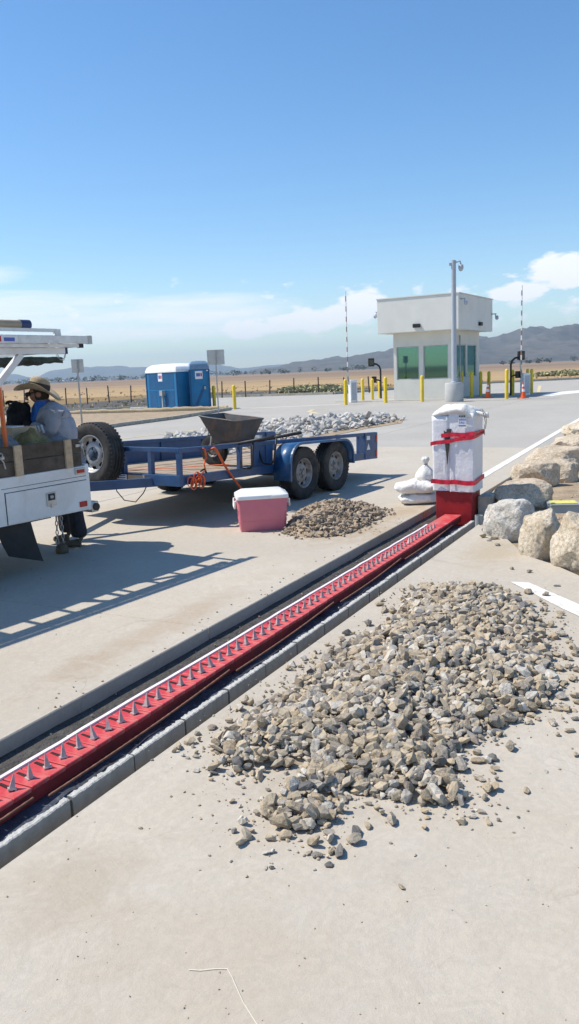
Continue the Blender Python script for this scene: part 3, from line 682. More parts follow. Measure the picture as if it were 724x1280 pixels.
# sandbags
def sandbag(name, loc, rz, L_, W_, H_, label, seed, tie=False, group='white sandbags by the wrapped cabinet', sag=0):
    o = thing(name, label, 'sandbag', loc, rz, group)
    m = MB(); nu, nv_ = 26, 16
    for i in range(nu+1):
        u = -1+2*i/nu; e = max(.0, 1-abs(u)**4.5)**.5; w_ = .55+.45*(1-u*u)**.35 if abs(u) < 1 else .55
        for j in range(nv_):
            a = 2*math.pi*j/nv_; ca, sa = math.cos(a), math.sin(a)
            y = (abs(ca)**.75*(1 if ca > 0 else -1))*W_/2*(.72+.28*e); z = (abs(sa)**.8*(1 if sa > 0 else -1))*H_/2*e
            q = Vector((u*L_/2, y, z)); d = mn.noise(q*9+Vector((seed, 0, 0)))*.034+mn.noise(q*24+Vector((seed, 3, 0)))*.013
            z2 = H_/2+z+d*(z > -H_*.3)-sag*u*u
            m.v.append((q.x+d*.5, q.y*(1+d*3), max(.001, z2) if not sag else z2))
    m.f += [(i*nv_+j, (i+1)*nv_+j, (i+1)*nv_+(j+1) % nv_, i*nv_+(j+1) % nv_) for i in range(nu) for j in range(nv_)]
    m.build('sack', 'sandbag', o, smooth='all')
    if tie:
        m = MB(); pts = [(L_/2*.9+.035*k, .006*math.sin(k*2), H_*.5+.012*math.sin(k*1.4)-sag*.8) for k in range(5)]
        m.tube(pts, [.035, .022, .020, .030, .034], 9); m.build('tied_neck', 'sandbag', o, smooth='all')
    return o
sb = G(521, 632)+Vector((.02, .16, 0))
sandbag('sandbag', sb+Vector((.04, 0, 0)), .04, .50, .30, .13, 'flat white sandbag at the bottom of the stack left of the cabinet', 3)
sandbag('sandbag', sb+Vector((0, .01, .125)), -.12, .52, .31, .16, 'plump white sandbag lying on the flat one, left of the cabinet', 9, True)
o = thing('sandbag', 'upright tied white sandbag on top of the stack by the cabinet', 'sandbag', sb+Vector((.13, .06, .27)), 0, 'white sandbags by the wrapped cabinet')
m = MB(); pr = [(.001, 0), (.10, .005), (.115, .05), (.10, .10), (.065, .15), (.028, .19), (.020, .205), (.034, .235), (.042, .26), (.03, .29), (.001, .295)]; sg = 26
for (r, z) in pr:
    for k in range(sg):
        a = 2*math.pi*k/sg; rr_ = r*(1+.12*math.sin(a*7+z*20)*min(1, z*6)+.18*mn.noise(Vector((math.cos(a)*2, math.sin(a)*2, z*9)))); m.v.append((rr_*math.cos(a)*1.1, rr_*math.sin(a)*.9, z))
m.f += [(i*sg+k, i*sg+(k+1) % sg, (i+1)*sg+(k+1) % sg, (i+1)*sg+k) for i in range(len(pr)-1) for k in range(sg)]
m.build('sack', 'sandbag', o, smooth='all')
MB().lathe([(.026, .198), (.030, .203), (.026, .208)], 14).build('tie_cord', 'string', o, smooth='all')
o = sandbag('sandbag', T(8.66+.12, 2.515, 1.10), ANG_T-R(90), .49, .36, .13, 'white sandbag draped over the top of the wrapped cabinet', 14, True, sag=.07)
m = MB(); pts = [(.29, -.02, .07), (.315, -.03, .0), (.33, -.02, -.08), (.32, -.03, -.14), (.325, -.03, -.22)]; m.tube(pts, .004, 5)
pts = [(.29, -.02, .07), (.335, -.04, .02), (.345, -.03, -.07), (.33, -.02, -.15)]; m.tube(pts, .004, 5); m.build('cord', 'string', o)

# ================================================================== VEHICLES
def wheel(parent, loc, r, w, rr, axis_dir, rimmat='rim_dull', name='wheel', hub='rim_dull', rotz=0):
    """tyre with tread grooves > rim with slots, hub; local z is the axle, the outer face looks to axis_dir"""
    m = MB()
    g = .008
    pr = [(rr, -w*.36), (rr*1.04, -w*.42), ((rr+r)/2, -w*.5), (r*.93, -w*.48), (r*.985, -w*.40), (r, -w*.33)]
    for c in (-.2, 0, .2): pr += [(r, (c-.045)*w), (r-g, (c-.04)*w), (r-g, (c+.04)*w), (r, (c+.045)*w)]
    pr += [(r, w*.33), (r*.985, w*.40), (r*.93, w*.48), ((rr+r)/2, w*.5), (rr*1.04, w*.42), (rr, w*.36)]
    m.lathe(pr, 48, close=True)
    for k in range(48):                                   # shoulder lugs
        a = 2*math.pi*(k+.5)/48
        for sg in (-1, 1):
            Mx = Matrix.Rotation(a, 4, 'Z') @ Matrix.Translation((r*.974, 0, sg*w*.40)); m.cbox((0, 0, 0), (.016, .020, w*.10), Mx)
    o = m.build(name, 'rubber', parent, smooth=True)
    o.matrix_local = Matrix.Translation(loc) @ Vector(axis_dir).to_track_quat('Z', 'Y').to_matrix().to_4x4() @ Matrix.Rotation(rotz, 4, 'Z')
    m = MB(); rad = [rr*1.0, rr*.96, rr*.90, rr*.80, rr*.64, rr*.50, rr*.36]; zz = [w*.40, w*.42, w*.30, w*.12, w*.16, w*.24, w*.22]; S = 48
    for r0, z0 in zip(rad, zz):
        for k in range(S): m.v.append(Vector((r0*math.cos(2*math.pi*k/S), r0*math.sin(2*math.pi*k/S), z0)))
    for i in range(len(rad)-1):
        for k in range(S):
            if i == 3 and k % 6 in (1, 2, 3): continue     # the ventilation holes
            m.f.append((i*S+k, i*S+(k+1) % S, (i+1)*S+(k+1) % S, (i+1)*S+k))
    rim = m.build('rim', rimmat, o, smooth='all')
    m = MB().lathe([(rr*.98, -w*.02), (.001, -w*.02)], 32); m.build('drum', 'black_metal', o)
    m = MB().lathe([(rr*.37, w*.21), (rr*.22, w*.27), (rr*.2, w*.36), (rr*.12, w*.40), (.001, w*.40)], 20)
    for k in range(5):
        a = 2*math.pi*k/5; m.lathe([(.012, w*.2), (.012, w*.30), (.001, w*.31)], 6, Matrix.Translation((rr*.30*math.cos(a), rr*.30*math.sin(a), 0)))
    m.build('hub', hub, o, smooth=True)
    return o
def links(parent, pts, r=.016, name='chain'):
    m = MB(); n = 0
    for a, b in zip(pts[:-1], pts[1:]):
        a, b = Vector(a), Vector(b); L_ = (b-a).length; k = max(1, int(L_/(r*2.1)))
        q = (b-a).to_track_quat('Z', 'X').to_matrix().to_4x4()
        for i in range(k):
            c = a.lerp(b, (i+.5)/k); Mx = Matrix.Translation(c) @ q @ Matrix.Rotation(math.pi/2*(n % 2), 4, 'Z'); n += 1
            pt = [(r*.62*math.cos(t), 0, r*1.35*math.sin(t)) for t in [2*math.pi*w/10 for w in range(11)]]
            m.tube(pt, r*.27, 5, Mx, caps=False)
    return m.build(name, 'galvanised', parent, smooth='all')

# ---- truck. local x: 0 at the tail, negative towards the cab; y: 0 near side; z up
tk = thing('utility_truck', 'white utility truck with wooden stake sides and overhead ladder rack', 'truck', VW(5.0, 5.65), ANG_V)
S0, N0 = 5.0, 5.65
def tx(px, py, dn=0): s_, z_ = Vp(px, py, N0+dn); return s_-S0, z_
MB().prism([(0, .475), (-1.0, .483), (-1.0, .885), (0, .885)], 0, .05, Matrix(((1, 0, 0, 0), (0, 0, 1, 0), (0, 1, 0, 0), (0, 0, 0, 1)))).build('side_wall', 'truck_white', tk, bevel=.008)
dp = B('locker_door', 'truck_white', tk, (-.905, -.02, -.007, .0, .492, .752), bevel=.005)
B('seam', 'truck_seam', dp, (-.913, -.905, -.0015, .004, .488, .76), (-.913, -.015, -.0015, .004, .753, .7585))
lt = B('latch', 'galvanised', dp, (-.50, -.395, -.016, -.007, .58, .70), bevel=.006)
B('latch_cup', 'black_metal', lt, (-.485, -.41, -.0175, -.016, .63, .69)); MB().lathe([(.001, .012), (.016, .01), (.018, 0)], 14, Matrix.Translation((-.448, -.0175, .66)) @ Matrix.Rotation(R(90), 4, 'X')).build('latch_knob', 'galvanised', lt, smooth='all')
B('latch_tab', 'galvanised', lt, (-.46, -.435, -.020, -.012, .565, .60))
B('trim_line', 'truck_seam', tk, (-.94, 0, -.002, .002, .79, .794))
B('rear_post', 'truck_white', tk, (-.03, .012, -.004, .10, .47, .90), bevel=.01)
B('far_side_wall', 'truck_white', tk, (-1.0, 0, 1.83, 1.88, .475, .885), bevel=.008)
B('bed_floor', 'truck_white', tk, (-2.6, -.02, .05, 1.83, .52, .60))
B('tailgate', 'truck_white', tk, (-.03, .0, .12, 1.78, .58, .885), bevel=.008)
bp = B('bumper', 'galvanised', tk, (.012, .10, .0, 1.88, .44, .54), bevel=.012)
MB().tube([(.06, -.02, .49), (.06, .06, .49)], .035, 12).build('bumper_end', 'rubber_flap', bp, smooth=True)
for y0 in (-.009,):
    l1 = B('marker_light', 'galvanised', tk, (-.155, -.04, y0-.006, .0, .815, .872), bevel=.004); B('lens', 'tail_red', l1, (-.14, -.055, y0-.012, y0-.006, .828, .858), bevel=.003)
    l2 = B('tail_light', 'tail_red', tk, (-.135, -.05, -.017, -.0075, .515, .565), bevel=.003)
# forward cabinet, wheel arch, cab and chassis (out of frame to the left)
B('cabinet', 'truck_white', tk, (-1.62, -1.0, -.003, .42, .80, 1.22), (-2.62, -1.62, -.003, .42, .48, 1.22), (-1.06, -1.0, -.003, .42, .48, .80), bevel=.012)
B('cabinet', 'truck_white', tk, (-2.62, -1.0, 1.46, 1.883, .80, 1.22), (-2.62, -1.62, 1.46, 1.883, .48, .80), bevel=.012)
B('headboard', 'truck_white', tk, (-2.66, -2.6, .1, 1.78, .6, 1.5), bevel=.01)
prof = [(-2.7, .45), (-2.7, 1.55), (-2.85, 1.72), (-3.75, 1.72), (-4.25, 1.22), (-5.25, 1.08), (-5.4, .9), (-5.4, .45)]
MXZ = Matrix(((1, 0, 0, 0), (0, 0, 1, 0), (0, 1, 0, 0), (0, 0, 0, 1)))
cabo = MB().prism(prof, .06, 1.82, MXZ).build('cab', 'truck_white', tk, bevel=.05)
MB().prism([(-2.86, 1.18), (-2.86, 1.6), (-3.7, 1.6), (-4.05, 1.25), (-4.05, 1.18)], .052, .075, MXZ).build('side_window', 'cab_glass', cabo)
MB().add([(-3.79, .16, 1.69), (-3.79, 1.72, 1.69), (-4.235, 1.72, 1.245), (-4.235, .16, 1.245)], [(0, 1, 2, 3)]).build('windscreen', 'cab_glass', cabo)
B('chassis', 'black_metal', tk, (-5.2, -.1, .45, .57, .38, .50), (-5.2, -.1, 1.31, 1.43, .38, .50))
B('axle_beam', 'black_metal', tk, (-1.42, -1.30, .3, 1.58, .31, .43)); B('axle_beam', 'black_metal', tk, (-4.72, -4.6, .3, 1.58, .31, .43))
for xx in (-1.36, -4.66):
    wheel(tk, (xx, .14, .37), .37, .23, .215, (0, -1, 0)); wheel(tk, (xx, 1.74, .37), .37, .23, .215, (0, 1, 0))
def flap(y0, y1, par):
    m = MB(); n = 10
    for i in range(n+1):
        t = i/n; xa, za = -.66+.07*t+.03*t*t, .50-.40*t; xb, zb = -.94+.06*t+.05*t*t, .50-.31*t; w = (y1-y0)*.25
        m.v += [Vector((xa, y0, za)), Vector((xb, y0+w, zb)), Vector((xb, y0+w+.012, zb)), Vector((xa, y0+.012, za))]
    m.f += [(4*i+a, 4*i+(a+1) % 4, 4*i+4+(a+1) % 4, 4*i+4+a) for i in range(n) for a in range(4)]+[(3, 2, 1, 0), tuple(4*n+a for a in range(4))]
    return m.build('mud_flap', 'rubber_flap', par)
flap(.03, .43, tk); flap(1.45, 1.85, tk)
# stake sides: planks and pale battens
for yy, nm in ((-.002, 'near'), (1.845, 'far')):
    for (z0, z1) in ((.892, 1.008), (1.013, 1.135)): B('plank', 'wood_dark', tk, (-.95, -.06, yy, yy+.035, z0, z1), bevel=.004)
    for x0 in (-.79, -.255): B('batten', 'wood_pale', tk, (x0, x0+.075, yy-.022 if yy < 1 else yy+.036, yy-.001 if yy < 1 else yy+.057, .885, 1.14), bevel=.003)
for x0, zz in ((-.925, 1.05), (-.075, 1.075)):
    m = MB(); m.box(x0-.05, x0+.04, -.012, -.002, zz-.012, zz+.012); m.tube([(x0-.02, -.02, zz+.03), (x0, -.03, zz+.045), (x0+.02, -.02, zz+.03), (x0+.01, -.02, zz)], .006, 6); m.tube([(x0, -.02, zz-.01), (x0+.02, -.02, zz-.03), (x0+.035, -.02, zz-.09)], .006, 6)
    m.build('hasp', 'galvanised', tk)
# rack
z_r = 1.915
rk = MB().bar((-3.9, .02, z_r), (-.14, .02, z_r), .05, .055).build('rack_rail', 'truck_white', tk, bevel=.008)
MB().bar((-3.9, 1.84, z_r), (-.14, 1.84, z_r), .05, .055).build('rack_rail', 'truck_white', tk, bevel=.008)
B('rail_cap', 'cap_blue', rk, (-.14, -.115, -.004, .044, z_r-.027, z_r+.027))
for xx in (-.32, -1.35, -2.4, -3.6): MB().bar((xx, .04, z_r), (xx, 1.82, z_r), .045, .045).build('rack_crossbar', 'truck_white', tk)
for yy in (.02, 1.84):
    MB().bar((-.60, yy, z_r-.03), (-1.32, yy, 1.215), .05, .04, up=(0, 1, 0)).build('rack_strut', 'truck_white', tk)
    MB().bar((-1.5, yy, 1.2), (-1.5, yy, z_r-.02), .05, .05).build('rack_post', 'truck_white', tk)
    MB().bar((-3.85, yy, 1.0), (-3.85, yy, z_r-.02), .05, .05).build('rack_post', 'truck_white', tk)
    MB().bar((-3.8, yy, z_r+.175), (-.20, yy, z_r+.175), .022, .028).build('rack_upper_rail', 'truck_white', tk)
    MB().bar((-.20, yy, z_r+.185), (-.19, yy, z_r+.02), .05, .045, up=(0, 1, 0)).build('rack_end_post', 'truck_white', tk)
    MB().bar((-.205, yy, z_r+.15), (-.32, yy, z_r+.02), .02, .02, up=(0, 1, 0)).build('rack_brace', 'truck_white', tk)
links(tk, [(-.24, .0, 1.89), (-.22, -.01, 1.845), (-.19, -.01, 1.835), (-.155, .0, 1.85), (-.14, .0, 1.89)], .012)
# ladders, tube and tarp carried on the rack
def ladder(x0, x1, y0, y1, z, h, label, seed, ph=.18):
    o = thing('ladder', label, 'ladder', VW(S0+x1, N0+y0, z), ANG_V)
    L_ = x1-x0
    rails = []
    for yy in (0, y1-y0):
        q = B('rail', 'aluminium', o, (-L_, 0, yy-.013, yy+.013, 0, h), bevel=.004); rails.append(q)
        B('end_cap', 'black_metal' if seed else 'galvanised', q, (-.045, .003, yy-.016, yy+.016, -.003, h+.003))
    k = ph
    while k < L_:
        MB().tube([(-k, .0, h/2), (-k, y1-y0, h/2)], .016, 8).build('rung', 'aluminium', o, smooth='all'); k += .3
    return o, rails
l1, rl = ladder(-3.6, .125, -.045, .36, 1.975, .068, 'white aluminium ladder on the truck rack, longer of the two', 0)
st = B('sticker', 'sticker_white', rl[0], (-1.02, -.80, -.0145, -.0135, .01, .06)); B('sticker_red', 'sticker_red', rl[0], (-1.01, -.96, -.0155, -.0145, .012, .058)); B('sticker_blue', 'sticker_blue', rl[0], (-.935, -.83, -.0155, -.0145, .015, .045))
ladder(-3.3, .04, -.02, .335, 1.943, .03, 'narrow ladder section lying under the longer ladder on the rack', 1, .095)
o = thing('storage_tube', 'tan storage tube with dark blue cap on the ladder rack', 'tube', VW(S0-.42, N0+.12, z_r+.19+.036), ANG_V)
MB().tube([(-3.0, 0, 0), (0, 0, 0)], .036, 20).build('tube_body', 'tan_tube', o, smooth=True); MB().tube([(-.085, 0, 0), (.012, 0, 0)], .041, 20).build('cap', 'cap_blue', o, smooth=True)
m = MB(); nx, ny = 74, 26
for q in range(ny+1):
    for k in range(nx+1):
        x, y = -.03-k*.05, .17+1.55*q/ny; e = 1 if 0 < q < ny and 0 < k < nx else 0
        m.v.append(Vector((x, y, 1.875-.028*abs(mn.noise(Vector((x*7, y*7, 0))))-.012*mn.noise(Vector((x*19, y*19, 2))))))
for q in range(ny+1):
    for k in range(nx+1):
        p = m.v[q*(nx+1)+k]; d = .05+.035*mn.noise(Vector((p.x*6, p.y*6, 7)))+.012*mn.noise(Vector((p.x*22, p.y*22, 3)))
        m.v.append(p-Vector((0, 0, max(.015, d))))
L_ = (nx+1)*(ny+1)
for q in range(ny):
    for k in range(nx):
        a = q*(nx+1)+k; m.f += [(a, a+1, a+nx+2, a+nx+1), (L_+a+nx+1, L_+a+nx+2, L_+a+1, L_+a)]
for k in range(nx): m.f += [(k+1, k, L_+k, L_+k+1), (ny*(nx+1)+k, ny*(nx+1)+k+1, L_+ny*(nx+1)+k+1, L_+ny*(nx+1)+k)]
for q in range(ny): a = q*(nx+1); m.f += [(a, a+nx+1, L_+a+nx+1, L_+a), (a+nx+nx+1, a+nx, L_+a+nx, L_+a+nx+nx+1)]
o = thing('slung_tarp', 'dark green tarp slung under the ladder rack', 'tarp', VW(S0, N0, 0), ANG_V)
m.build('cloth', 'tarp_green', o, smooth='all')

# ---- trailer. local x from the front rail to the tail, y 0 near rail, tilted tail down
TS, TN, TZ = 6.535, 5.92, .47
TILT = math.atan(.045)
tl = thing('flatbed_trailer', 'blue tandem axle utility trailer with open side rails', 'trailer', VW(TS, TN, TZ), rot=(0, TILT, ANG_V))
TLN, TW = 4.52, 1.95
B('side_beam', 'blue_paint', tl, (0, TLN, -.03, .03, 0, .105), bevel=.006); B('side_beam', 'blue_paint', tl, (0, TLN, TW-.03, TW+.03, 0, .105), bevel=.006)
fb = B('front_beam', 'blue_paint', tl, (-.035, .03, -.031, TW+.031, -.012, .11), bevel=.006); B('rear_beam', 'blue_paint', tl, (TLN-.04, TLN+.03, -.031, TW+.031, -.004, .10), bevel=.006)
for k in range(1, 8): B('cross_member', 'blue_paint', tl, (k*.56-.02, k*.56+.02, .03, TW-.03, .01, .07))
npl = 12
for k in range(npl):
    y0 = .035+k*(TW-.07)/npl; B('plank', 'deck_wood', tl, (.03, TLN-.045, y0+.003, y0+(TW-.07)/npl-.003, .073+random.uniform(-.002, .002), .108+random.uniform(-.003, .003)), bevel=.004)
RH = .385
for yy in (0, TW):
    MB().bar((-.03, yy, RH), (TLN+.02, yy, RH), .05, .05).build('top_rail', 'blue_paint', tl, bevel=.006)
    xs = [.0, 1.08, 1.62, 3.42, 4.02] if yy == 0 else [.0, .9, 1.8, 2.7, 3.6, 4.3]
    for xx in xs: MB().bar((xx, yy, .10), (xx, yy, RH-.02), .05, .05).build('rail_post', 'blue_paint', tl)
MB().bar((-.005, .0, RH+.003), (-.005, TW, RH+.003), .05, .05).build('front_rail', 'blue_paint', tl, bevel=.006)
for yy in (.42, .85, 1.1, 1.5): MB().bar((0, yy, .10), (0, yy, RH-.02), .05, .06).build('rail_post', 'blue_paint', tl)
B('side_panel', 'blue_paint', tl, (.3, 2.9, TW-.008, TW+.008, .10, .36))
B('side_panel', 'blue_paint', tl, (1.32, 1.76, -.012, .012, .02, .37))
rp_ = B('rear_stake', 'blue_paint', tl, (4.16, TLN+.035, -.04, .045, -.0, .405), bevel=.006)
B('rear_light', 'tail_red', rp_, (TLN-.04, TLN+.02, -.046, -.04, .26, .36)); B('rear_light', 'tail_red', rp_, (TLN-.04, TLN+.02, -.046, -.04, .03, .13))
MB().add([(4.2, -.0435, .15), (4.31, -.0435, .15), (4.255, -.0435, .25)], [(0, 1, 2)]).build('triangle_sticker', 'sticker_white', rp_)
B('sticker', 'sticker_white', rp_, (4.20, 4.30, -.0435, -.041, .30, .36))
B('rear_stake', 'blue_paint', tl, (4.3, TLN+.035, TW-.045, TW+.04, 0, .405), bevel=.006)
# fenders: rounded arch over both wheels
def fender(y0, y1, sgn):
    x0, x1, zt, zb, r = 1.74, 3.34, .365, -.10, .26
    path = [(x0, zb)]+[(x0+r-r*math.cos(R(a)), zt-r+r*math.sin(R(a))) for a in range(0, 91, 10)]+[(x1-r+r*math.sin(R(a)), zt-r+r*math.cos(R(a))) for a in range(0, 91, 10)]+[(x1, zb+.12)]
    m = MB(); n = len(path)
    for (x, z) in path: m.v += [Vector((x, y0, z)), Vector((x, y1, z))]
    m.f += [(2*i, 2*i+1, 2*i+3, 2*i+2) for i in range(n-1)]
    o = m.build('fender', 'blue_paint_lit', tl, smooth=True); md = o.modifiers.new('thick', 'SOLIDIFY'); md.thickness = .006
    yo = y0 if sgn < 0 else y1
    m = MB()                                                # rolled outer lip
    for k in range(n-1): m.bar((path[k][0], yo, path[k][1]), (path[k+1][0], yo, path[k+1][1]), .03, .022, up=(0, 1, 0))
    m.build('fender_lip', 'blue_paint_lit', o)
fender(-.30, -.032, -1); fender(TW+.032, TW+.30, 1)
for xx in (2.15, 2.96):
    zc = .345-TZ+.045*xx
    wheel(tl, (xx, -.155, zc), .345, .205, .195, (0, -1, 0), 'rim_dull', rotz=xx); wheel(tl, (xx, TW+.155, zc), .345, .205, .195, (0, 1, 0), 'rim_dull')
    B('axle', 'black_metal', tl, (xx-.04, xx+.04, -.1, TW+.1, zc-.05, zc+.03))
B('spring_hanger', 'black_metal', tl, (1.9, 3.3, -.02, .04, -.09, -.031))
# tongue, jack, chains, stickers
for yy in (.35, TW-.35): MB().bar((0.1, yy, .02), (-1.22, TW/2+.03*(1 if yy > 1 else -1), .02), .055, .10).build('tongue_beam', 'blue_paint', tl)
B('coupler', 'black_metal', tl, (-1.42, -1.15, TW/2-.05, TW/2+.05, -.02, .08), bevel=.01)
jk = MB().tube([(-.85, TW/2, -.25), (-.85, TW/2, .45)], .03, 12).build('jack', 'galvanised', tl, smooth=True)
MB().tube([(-.85, TW/2, .43), (-.85, TW/2+.12, .43), (-.85, TW/2+.12, .50)], .01, 6).build('crank', 'galvanised', jk)
sk = B('sticker', 'sticker_white', fb, (-.0375, -.0355, .78, 1.2, .01, .095))
for k in range(3): B('print_line', 'sticker_blue', sk, (-.039, -.0375, .80, 1.10-.07*(k == 1), .075-.024*k, .087-.024*k))
B('reflector', 'amber', fb, (-.0375, -.0355, .50, .76, .005, .095))
m = MB().tube([(-.04, .95, .0), (-.06, .93, -.1), (-.07, .8, -.2), (-.07, .62, -.21), (-.06, .5, -.1), (-.03, .46, .0)], .006, 6); m.build('cable', 'black_metal', tl, smooth='all')
sp_ = wheel(tl, (-.17, 1.12, .335), .365, .225, .222, (-1, 0, 0), 'rim_steel', 'spare_wheel', 'hub_shade', rotz=.4)
B('spare_bracket', 'blue_paint', tl, (-.1, .0, 1.05, 1.19, .05, .37))
# safety chains and jack foot hanging under the truck's tail
hc = thing('tow_chain', 'pair of steel tow chains hanging under the truck tail', 'chain', VW(4.93, 5.98, 0), 0)
w0 = hc.location
cA, cB = D(70, 640, 7.62), D(76, 640, 7.66)
links(hc, [cA-w0, Vector((cA.x-.01, cA.y, .1))-w0], .019); links(hc, [cB-w0, Vector((cB.x, cB.y, .1))-w0], .019)
m = MB(); c = Vector((cB.x-.02, cB.y, 0))-w0
m.lathe([(.001, 0.0), (.06, 0.0), (.065, .03), (.055, .07), (.03, .09), (.001, .095)], 14, Matrix.Translation(c)); m.build('chain_block', 'boots', hc, smooth='all')

# ---- wheelbarrow standing on the trailer deck
def deck_z(n, s): return TZ+.108*math.cos(TILT)-.045*(s-TS)+.003
wbp = Vector(D(291, 570, 9.95)); ws = wbp.dot(tp)
wb = thing('wheelbarrow', 'dark steel wheelbarrow with rusty tray standing on the trailer deck', 'wheelbarrow', (wbp.x, wbp.y, deck_z(0, ws)), R(-36))
# local: x towards the handles (image right)
bz, tz = .29, .66
bot = [(-.15, -.14, bz), (.20, -.16, bz), (.20, .16, bz), (-.15, .14, bz)]
top = [(-.31, -.235, tz), (.30, -.27, tz-.11), (.30, .27, tz-.11), (-.31, .235, tz)]
m = MB(); n = 10; ring = []
def edge_pts(q): 
    out = []
    for k in range(4):
        a, b = Vector(q[k]), Vector(q[(k+1) % 4])
        out += [a.lerp(b, w/6) for w in range(6)]
    return out
for lvl in range(7):
    t = lvl/6; c_ = [Vector(a).lerp(Vector(b), t) for a, b in zip(bot, top)]
    for p in edge_pts(c_): m.v.append(p+Vector((0, 0, .02*math.sin(p.x*5)*t)))
for l_ in range(6):
    for k in range(24): m.f.append((l_*24+k, l_*24+(k+1) % 24, (l_+1)*24+(k+1) % 24, (l_+1)*24+k))
m.f.append(tuple(range(23, -1, -1)))
tray = m.build('tray', 'barrow', wb); md = tray.modifiers.new('thick', 'SOLIDIFY'); md.thickness = .008
pr = [v+Vector((0, 0, 0)) for v in m.v[-24:]]; MB().tube(pr+[pr[0]], .011, 6, caps=False).build('tray_rim', 'barrow', tray, smooth='all')
wheel(wb, (-.30, 0, .195), .195, .085, .09, (0, -1, 0), 'rim_dull')
for sg in (-1, 1):
    MB().tube([(-.36, sg*.06, .19), (-.1, sg*.15, .27), (.30, sg*.22, .31), (.86, sg*.28, .40)], .019, 8).build('handle', 'black_metal', wb, smooth='all')
    MB().tube([(.22, sg*.20, .30), (.30, sg*.21, .03), (.34, sg*.21, .013), (.44, sg*.21, .013), (.48, sg*.21, .05), (.52, sg*.235, .34)], .013, 8).build('leg', 'black_metal', wb, smooth='all')
    MB().bar((-.30, sg*.075, .19), (-.22, sg*.12, .38), .02, .03).build('fork', 'galvanised', wb)
# orange ratchet straps
def onrail(px, py, dn=-.05): s_, z_ = Vp(px, py, TN+dn); return VW(s_, TN+dn, z_)
def ribbon(name, label, px, w=.022, dn=-.05, end=None):
    P_ = [onrail(x, y, dn-.006*(i % 2)) for i, (x, y) in enumerate(px)]
    if end: P_.append(Vector(end))
    o = thing(name, label, 'strap', P_[-1], 0, 'orange tie down straps on the trailer'); m = MB()
    Q = []
    for a, b in zip(P_[:-1], P_[1:]): Q += [a.lerp(b, k/4) for k in range(4)]
    Q.append(P_[-1]); m.tube([q-P_[-1] for q in Q], w, 6, flat=.25); m.build('webbing', 'orange_strap', o, smooth='all'); return o
ribbon('ratchet_strap', 'orange strap running from the trailer rail down to the cooler', [(264, 561), (268, 559), (272, 565), (281, 582), (291, 597), (301, 610), (306, 616)], .02, end=tuple(G(304, 622, .35)))
o = ribbon('ratchet_strap', 'tangled orange strap hooked over the trailer rail', [(254, 560), (256, 562), (258, 572), (255, 580), (257, 588), (252, 592)], .02)
m = MB(); w0 = o.location
for (x, y, h_) in ((238, 596, 13), (242, 598, 14), (248, 595, 12), (252, 594, 16), (246, 590, 10)):
    pts = [onrail(x+3.4*math.sin(t), y+h_*.5-h_*.5*math.cos(t), -.06-.012*math.cos(t*2))-w0 for t in [2*math.pi*k/14 for k in range(15)]]; m.tube(pts, .017, 6, flat=.3, caps=False)
m.build('strap_bundle', 'orange_strap', o, smooth='all')
m = MB(); m.tube([onrail(251, 589)-w0, onrail(256, 586)-w0, onrail(258, 591)-w0], .012, 6); m.build('hook', 'black_metal', o, smooth='all')
o = thing('ratchet_strap', 'orange strap lying flat across the trailer deck', 'strap', VW(TS+.25, TN+.75, deck_z(0, TS+.25)), ANG_V, 'orange tie down straps on the trailer')
m = MB(); pts = [(0, .35, .006), (.1, .12, .008), (.22, -.05, .006), (.4, -.25, .008), (.62, -.4, .006), (.8, -.62, .01)]
m.tube(pts, .024, 6, flat=.2); m.build('webbing', 'orange_strap', o)

# ---- worker behind the truck's tail, leaning in to the left
def skin(name, mat, J, E_, parent, root=0, sub=2):
    me = bpy.data.meshes.new(name); o0 = parent.location if not parent.parent else parent.parent.location
    me.from_pydata([tuple(Vector(j[0])-o0) for j in J], E_, []); me.update()
    o = link(name, me, parent); me.materials.append(MATS[mat])
    sm = o.modifiers.new('skin', 'SKIN'); sm.use_smooth_shade = True
    for i, j in enumerate(J):
        v = me.skin_vertices[0].data[i]; r = j[1]; v.radius = r if isinstance(r, tuple) else (r, r); v.use_root = (i == root)
    ss = o.modifiers.new('sub', 'SUBSURF'); ss.levels = sub; ss.render_levels = sub
    return o
ft1, ft2 = G(97, 684), G(80, 678)
pr_ = thing('person', 'worker in straw hat, grey hoodie and blue neck scarf leaning over the truck', 'person', (ft1.x, ft1.y, 0), 0)
hip = Vector((ft1.x-.13, ft1.y+.06, .93)); hL = hip+Vector((.02, -.10, -.03)); hR_ = hip+Vector((-.04, .12, -.03))
kL = Vector((ft1.x-.01, ft1.y+.02, .50)); kR = Vector((ft2.x+.02, ft2.y+.06, .50)); aL = Vector((ft1.x+.02, ft1.y+.03, .09)); aR = Vector((ft2.x+.03, ft2.y+.05, .09))
Ysh = hip.y
sho = Vector((D(63, 512, Ysh).x, Ysh, D(63, 512, Ysh).z)); wai = hip.lerp(sho, .35)+Vector((.02, 0, 0)); che = hip.lerp(sho, .75)+Vector((.02, 0, 0))
sL = Vector(D(66, 517, Ysh-.17)); sRr = Vector(D(55, 513, Ysh+.17))
eL = Vector(D(64, 541, Ysh-.24)); wLh = Vector(D(38, 531, Ysh-.18)); gL = Vector(D(28, 530, Ysh-.14))
eR = Vector(D(38, 524, Ysh+.24)); wRh = Vector(D(24, 511, Ysh+.14)); gR = Vector(D(16, 503, Ysh+.10))
nek = Vector(D(55, 503, Ysh)); hed = Vector(D(46.5, 493.5, Ysh)); crown = Vector(D(44, 482, Ysh))
